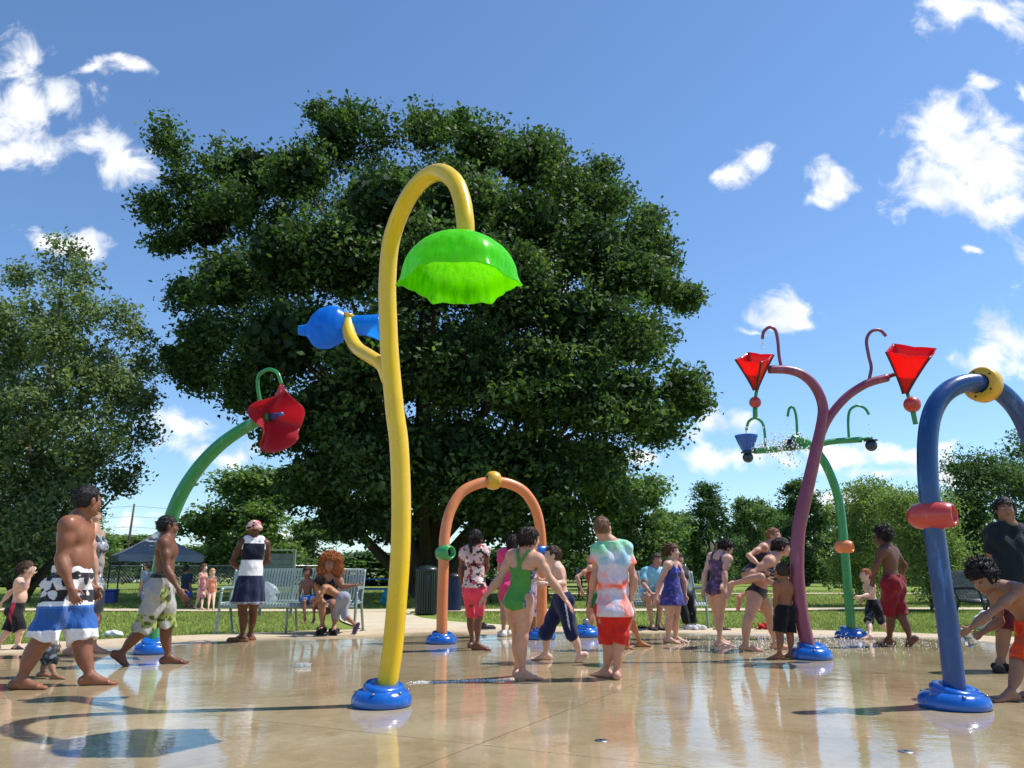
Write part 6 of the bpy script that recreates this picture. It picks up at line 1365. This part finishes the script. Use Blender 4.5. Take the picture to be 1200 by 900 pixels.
wn = N(nt, 'ShaderNodeTexNoise'); wn.inputs['Scale'].default_value = 9; wn.inputs['Detail'].default_value = 5; nt.links.new(pv, wn.inputs['Vector']); wv = N(nt, 'ShaderNodeVectorMath'); wv.operation = 'MULTIPLY_ADD'; nt.links.new(wn.outputs['Color'], wv.inputs[0]); wv.inputs[1].default_value = (.11, .10, 0); nt.links.new(pv, wv.inputs[2])
sb = N(nt, 'ShaderNodeVectorMath'); sb.operation = 'SUBTRACT'; nt.links.new(wv.outputs[0], sb.inputs[0]); sb.inputs[1].default_value = (.055, .05, 0)
dmin = None
for x, y, rx, ry in CL:
    d = ray(x, y); a, b = d[0]/d[1], d[2]/d[1]; s1 = rx/FPX/d[1]*1.2; s2 = ry/FPX*(1/d[1]**2)*1.2
    n1 = N(nt, 'ShaderNodeVectorMath'); n1.operation = 'MULTIPLY_ADD'; nt.links.new(sb.outputs[0], n1.inputs[0]); n1.inputs[1].default_value = (1/s1, 1/s2, 0); n1.inputs[2].default_value = (-a/s1, -b/s2, 0)
    n2 = N(nt, 'ShaderNodeVectorMath'); n2.operation = 'LENGTH'; nt.links.new(n1.outputs[0], n2.inputs[0]); dmin = n2.outputs['Value'] if dmin is None else mth('SMOOTH_MIN', dmin, n2.outputs['Value'], .35)
fb = N(nt, 'ShaderNodeTexNoise'); fb.inputs['Scale'].default_value = 15; fb.inputs['Detail'].default_value = 10; fb.inputs['Roughness'].default_value = .60; fb.inputs['Distortion'].default_value = .5; nt.links.new(pv, fb.inputs['Vector'])
den = mth('ADD', mth('SUBTRACT', 1.0, dmin), mth('MULTIPLY', mth('SUBTRACT', fb.outputs['Fac'], .48), 3.5))
mr = N(nt, 'ShaderNodeMapRange'); mr.interpolation_type = 'SMOOTHSTEP'; mr.inputs['From Min'].default_value = -.16; mr.inputs['From Max'].default_value = .92; nt.links.new(den, mr.inputs['Value'])
up = mth('GREATER_THAN', sp.outputs[1], .05); al = mth('MULTIPLY', mth('MULTIPLY', mr.outputs['Result'], up), .96)
hz = N(nt, 'ShaderNodeMapRange'); hz.inputs['From Min'].default_value = .0; hz.inputs['From Max'].default_value = .05; nt.links.new(sp.outputs[2], hz.inputs['Value']); al = mth('MULTIPLY', al, hz.outputs['Result'])
sh2 = N(nt, 'ShaderNodeTexNoise'); sh2.inputs['Scale'].default_value = 14; sh2.inputs['Detail'].default_value = 6; nt.links.new(pv, sh2.inputs['Vector'])
cr = N(nt, 'ShaderNodeValToRGB'); cr.color_ramp.elements[0].position = .34; cr.color_ramp.elements[0].color = (.66, .72, .80, 1); cr.color_ramp.elements[1].position = .56; cr.color_ramp.elements[1].color = (1, 1, 1, 1); nt.links.new(sh2.outputs['Fac'], cr.inputs[0])
b2_ = N(nt, 'ShaderNodeBackground'); nt.links.new(cr.outputs[0], b2_.inputs[0]); b2_.inputs[1].default_value = .95
mx = N(nt, 'ShaderNodeMixShader'); nt.links.new(al, mx.inputs[0]); nt.links.new(bg.outputs[0], mx.inputs[1]); nt.links.new(b2_.outputs[0], mx.inputs[2]); nt.links.new(mx.outputs[0], wo.inputs[0])
cam = bpy.data.cameras.new('camera'); cam.sensor_width = 36; cam.sensor_fit = 'HORIZONTAL'; cam.lens = 36*FPX/1200; cam.clip_end = 2000; cam.clip_start = .05
co = bpy.data.objects.new('camera', cam); COL.objects.link(co); co.location = (0, 0, CH); co.rotation_euler = (math.pi/2+TH, 0, 0); SC.camera = co
vs = SC.view_settings; vs.view_transform = 'Standard'; vs.look = 'None'; vs.exposure = .38; vs.gamma = 1; vs.use_curve_mapping = False
SC.cycles.max_bounces = 8; SC.cycles.transparent_max_bounces = 12; SC.cycles.caustics_reflective = False; SC.cycles.caustics_refractive = False; SC.cycles.sample_clamp_indirect = 6
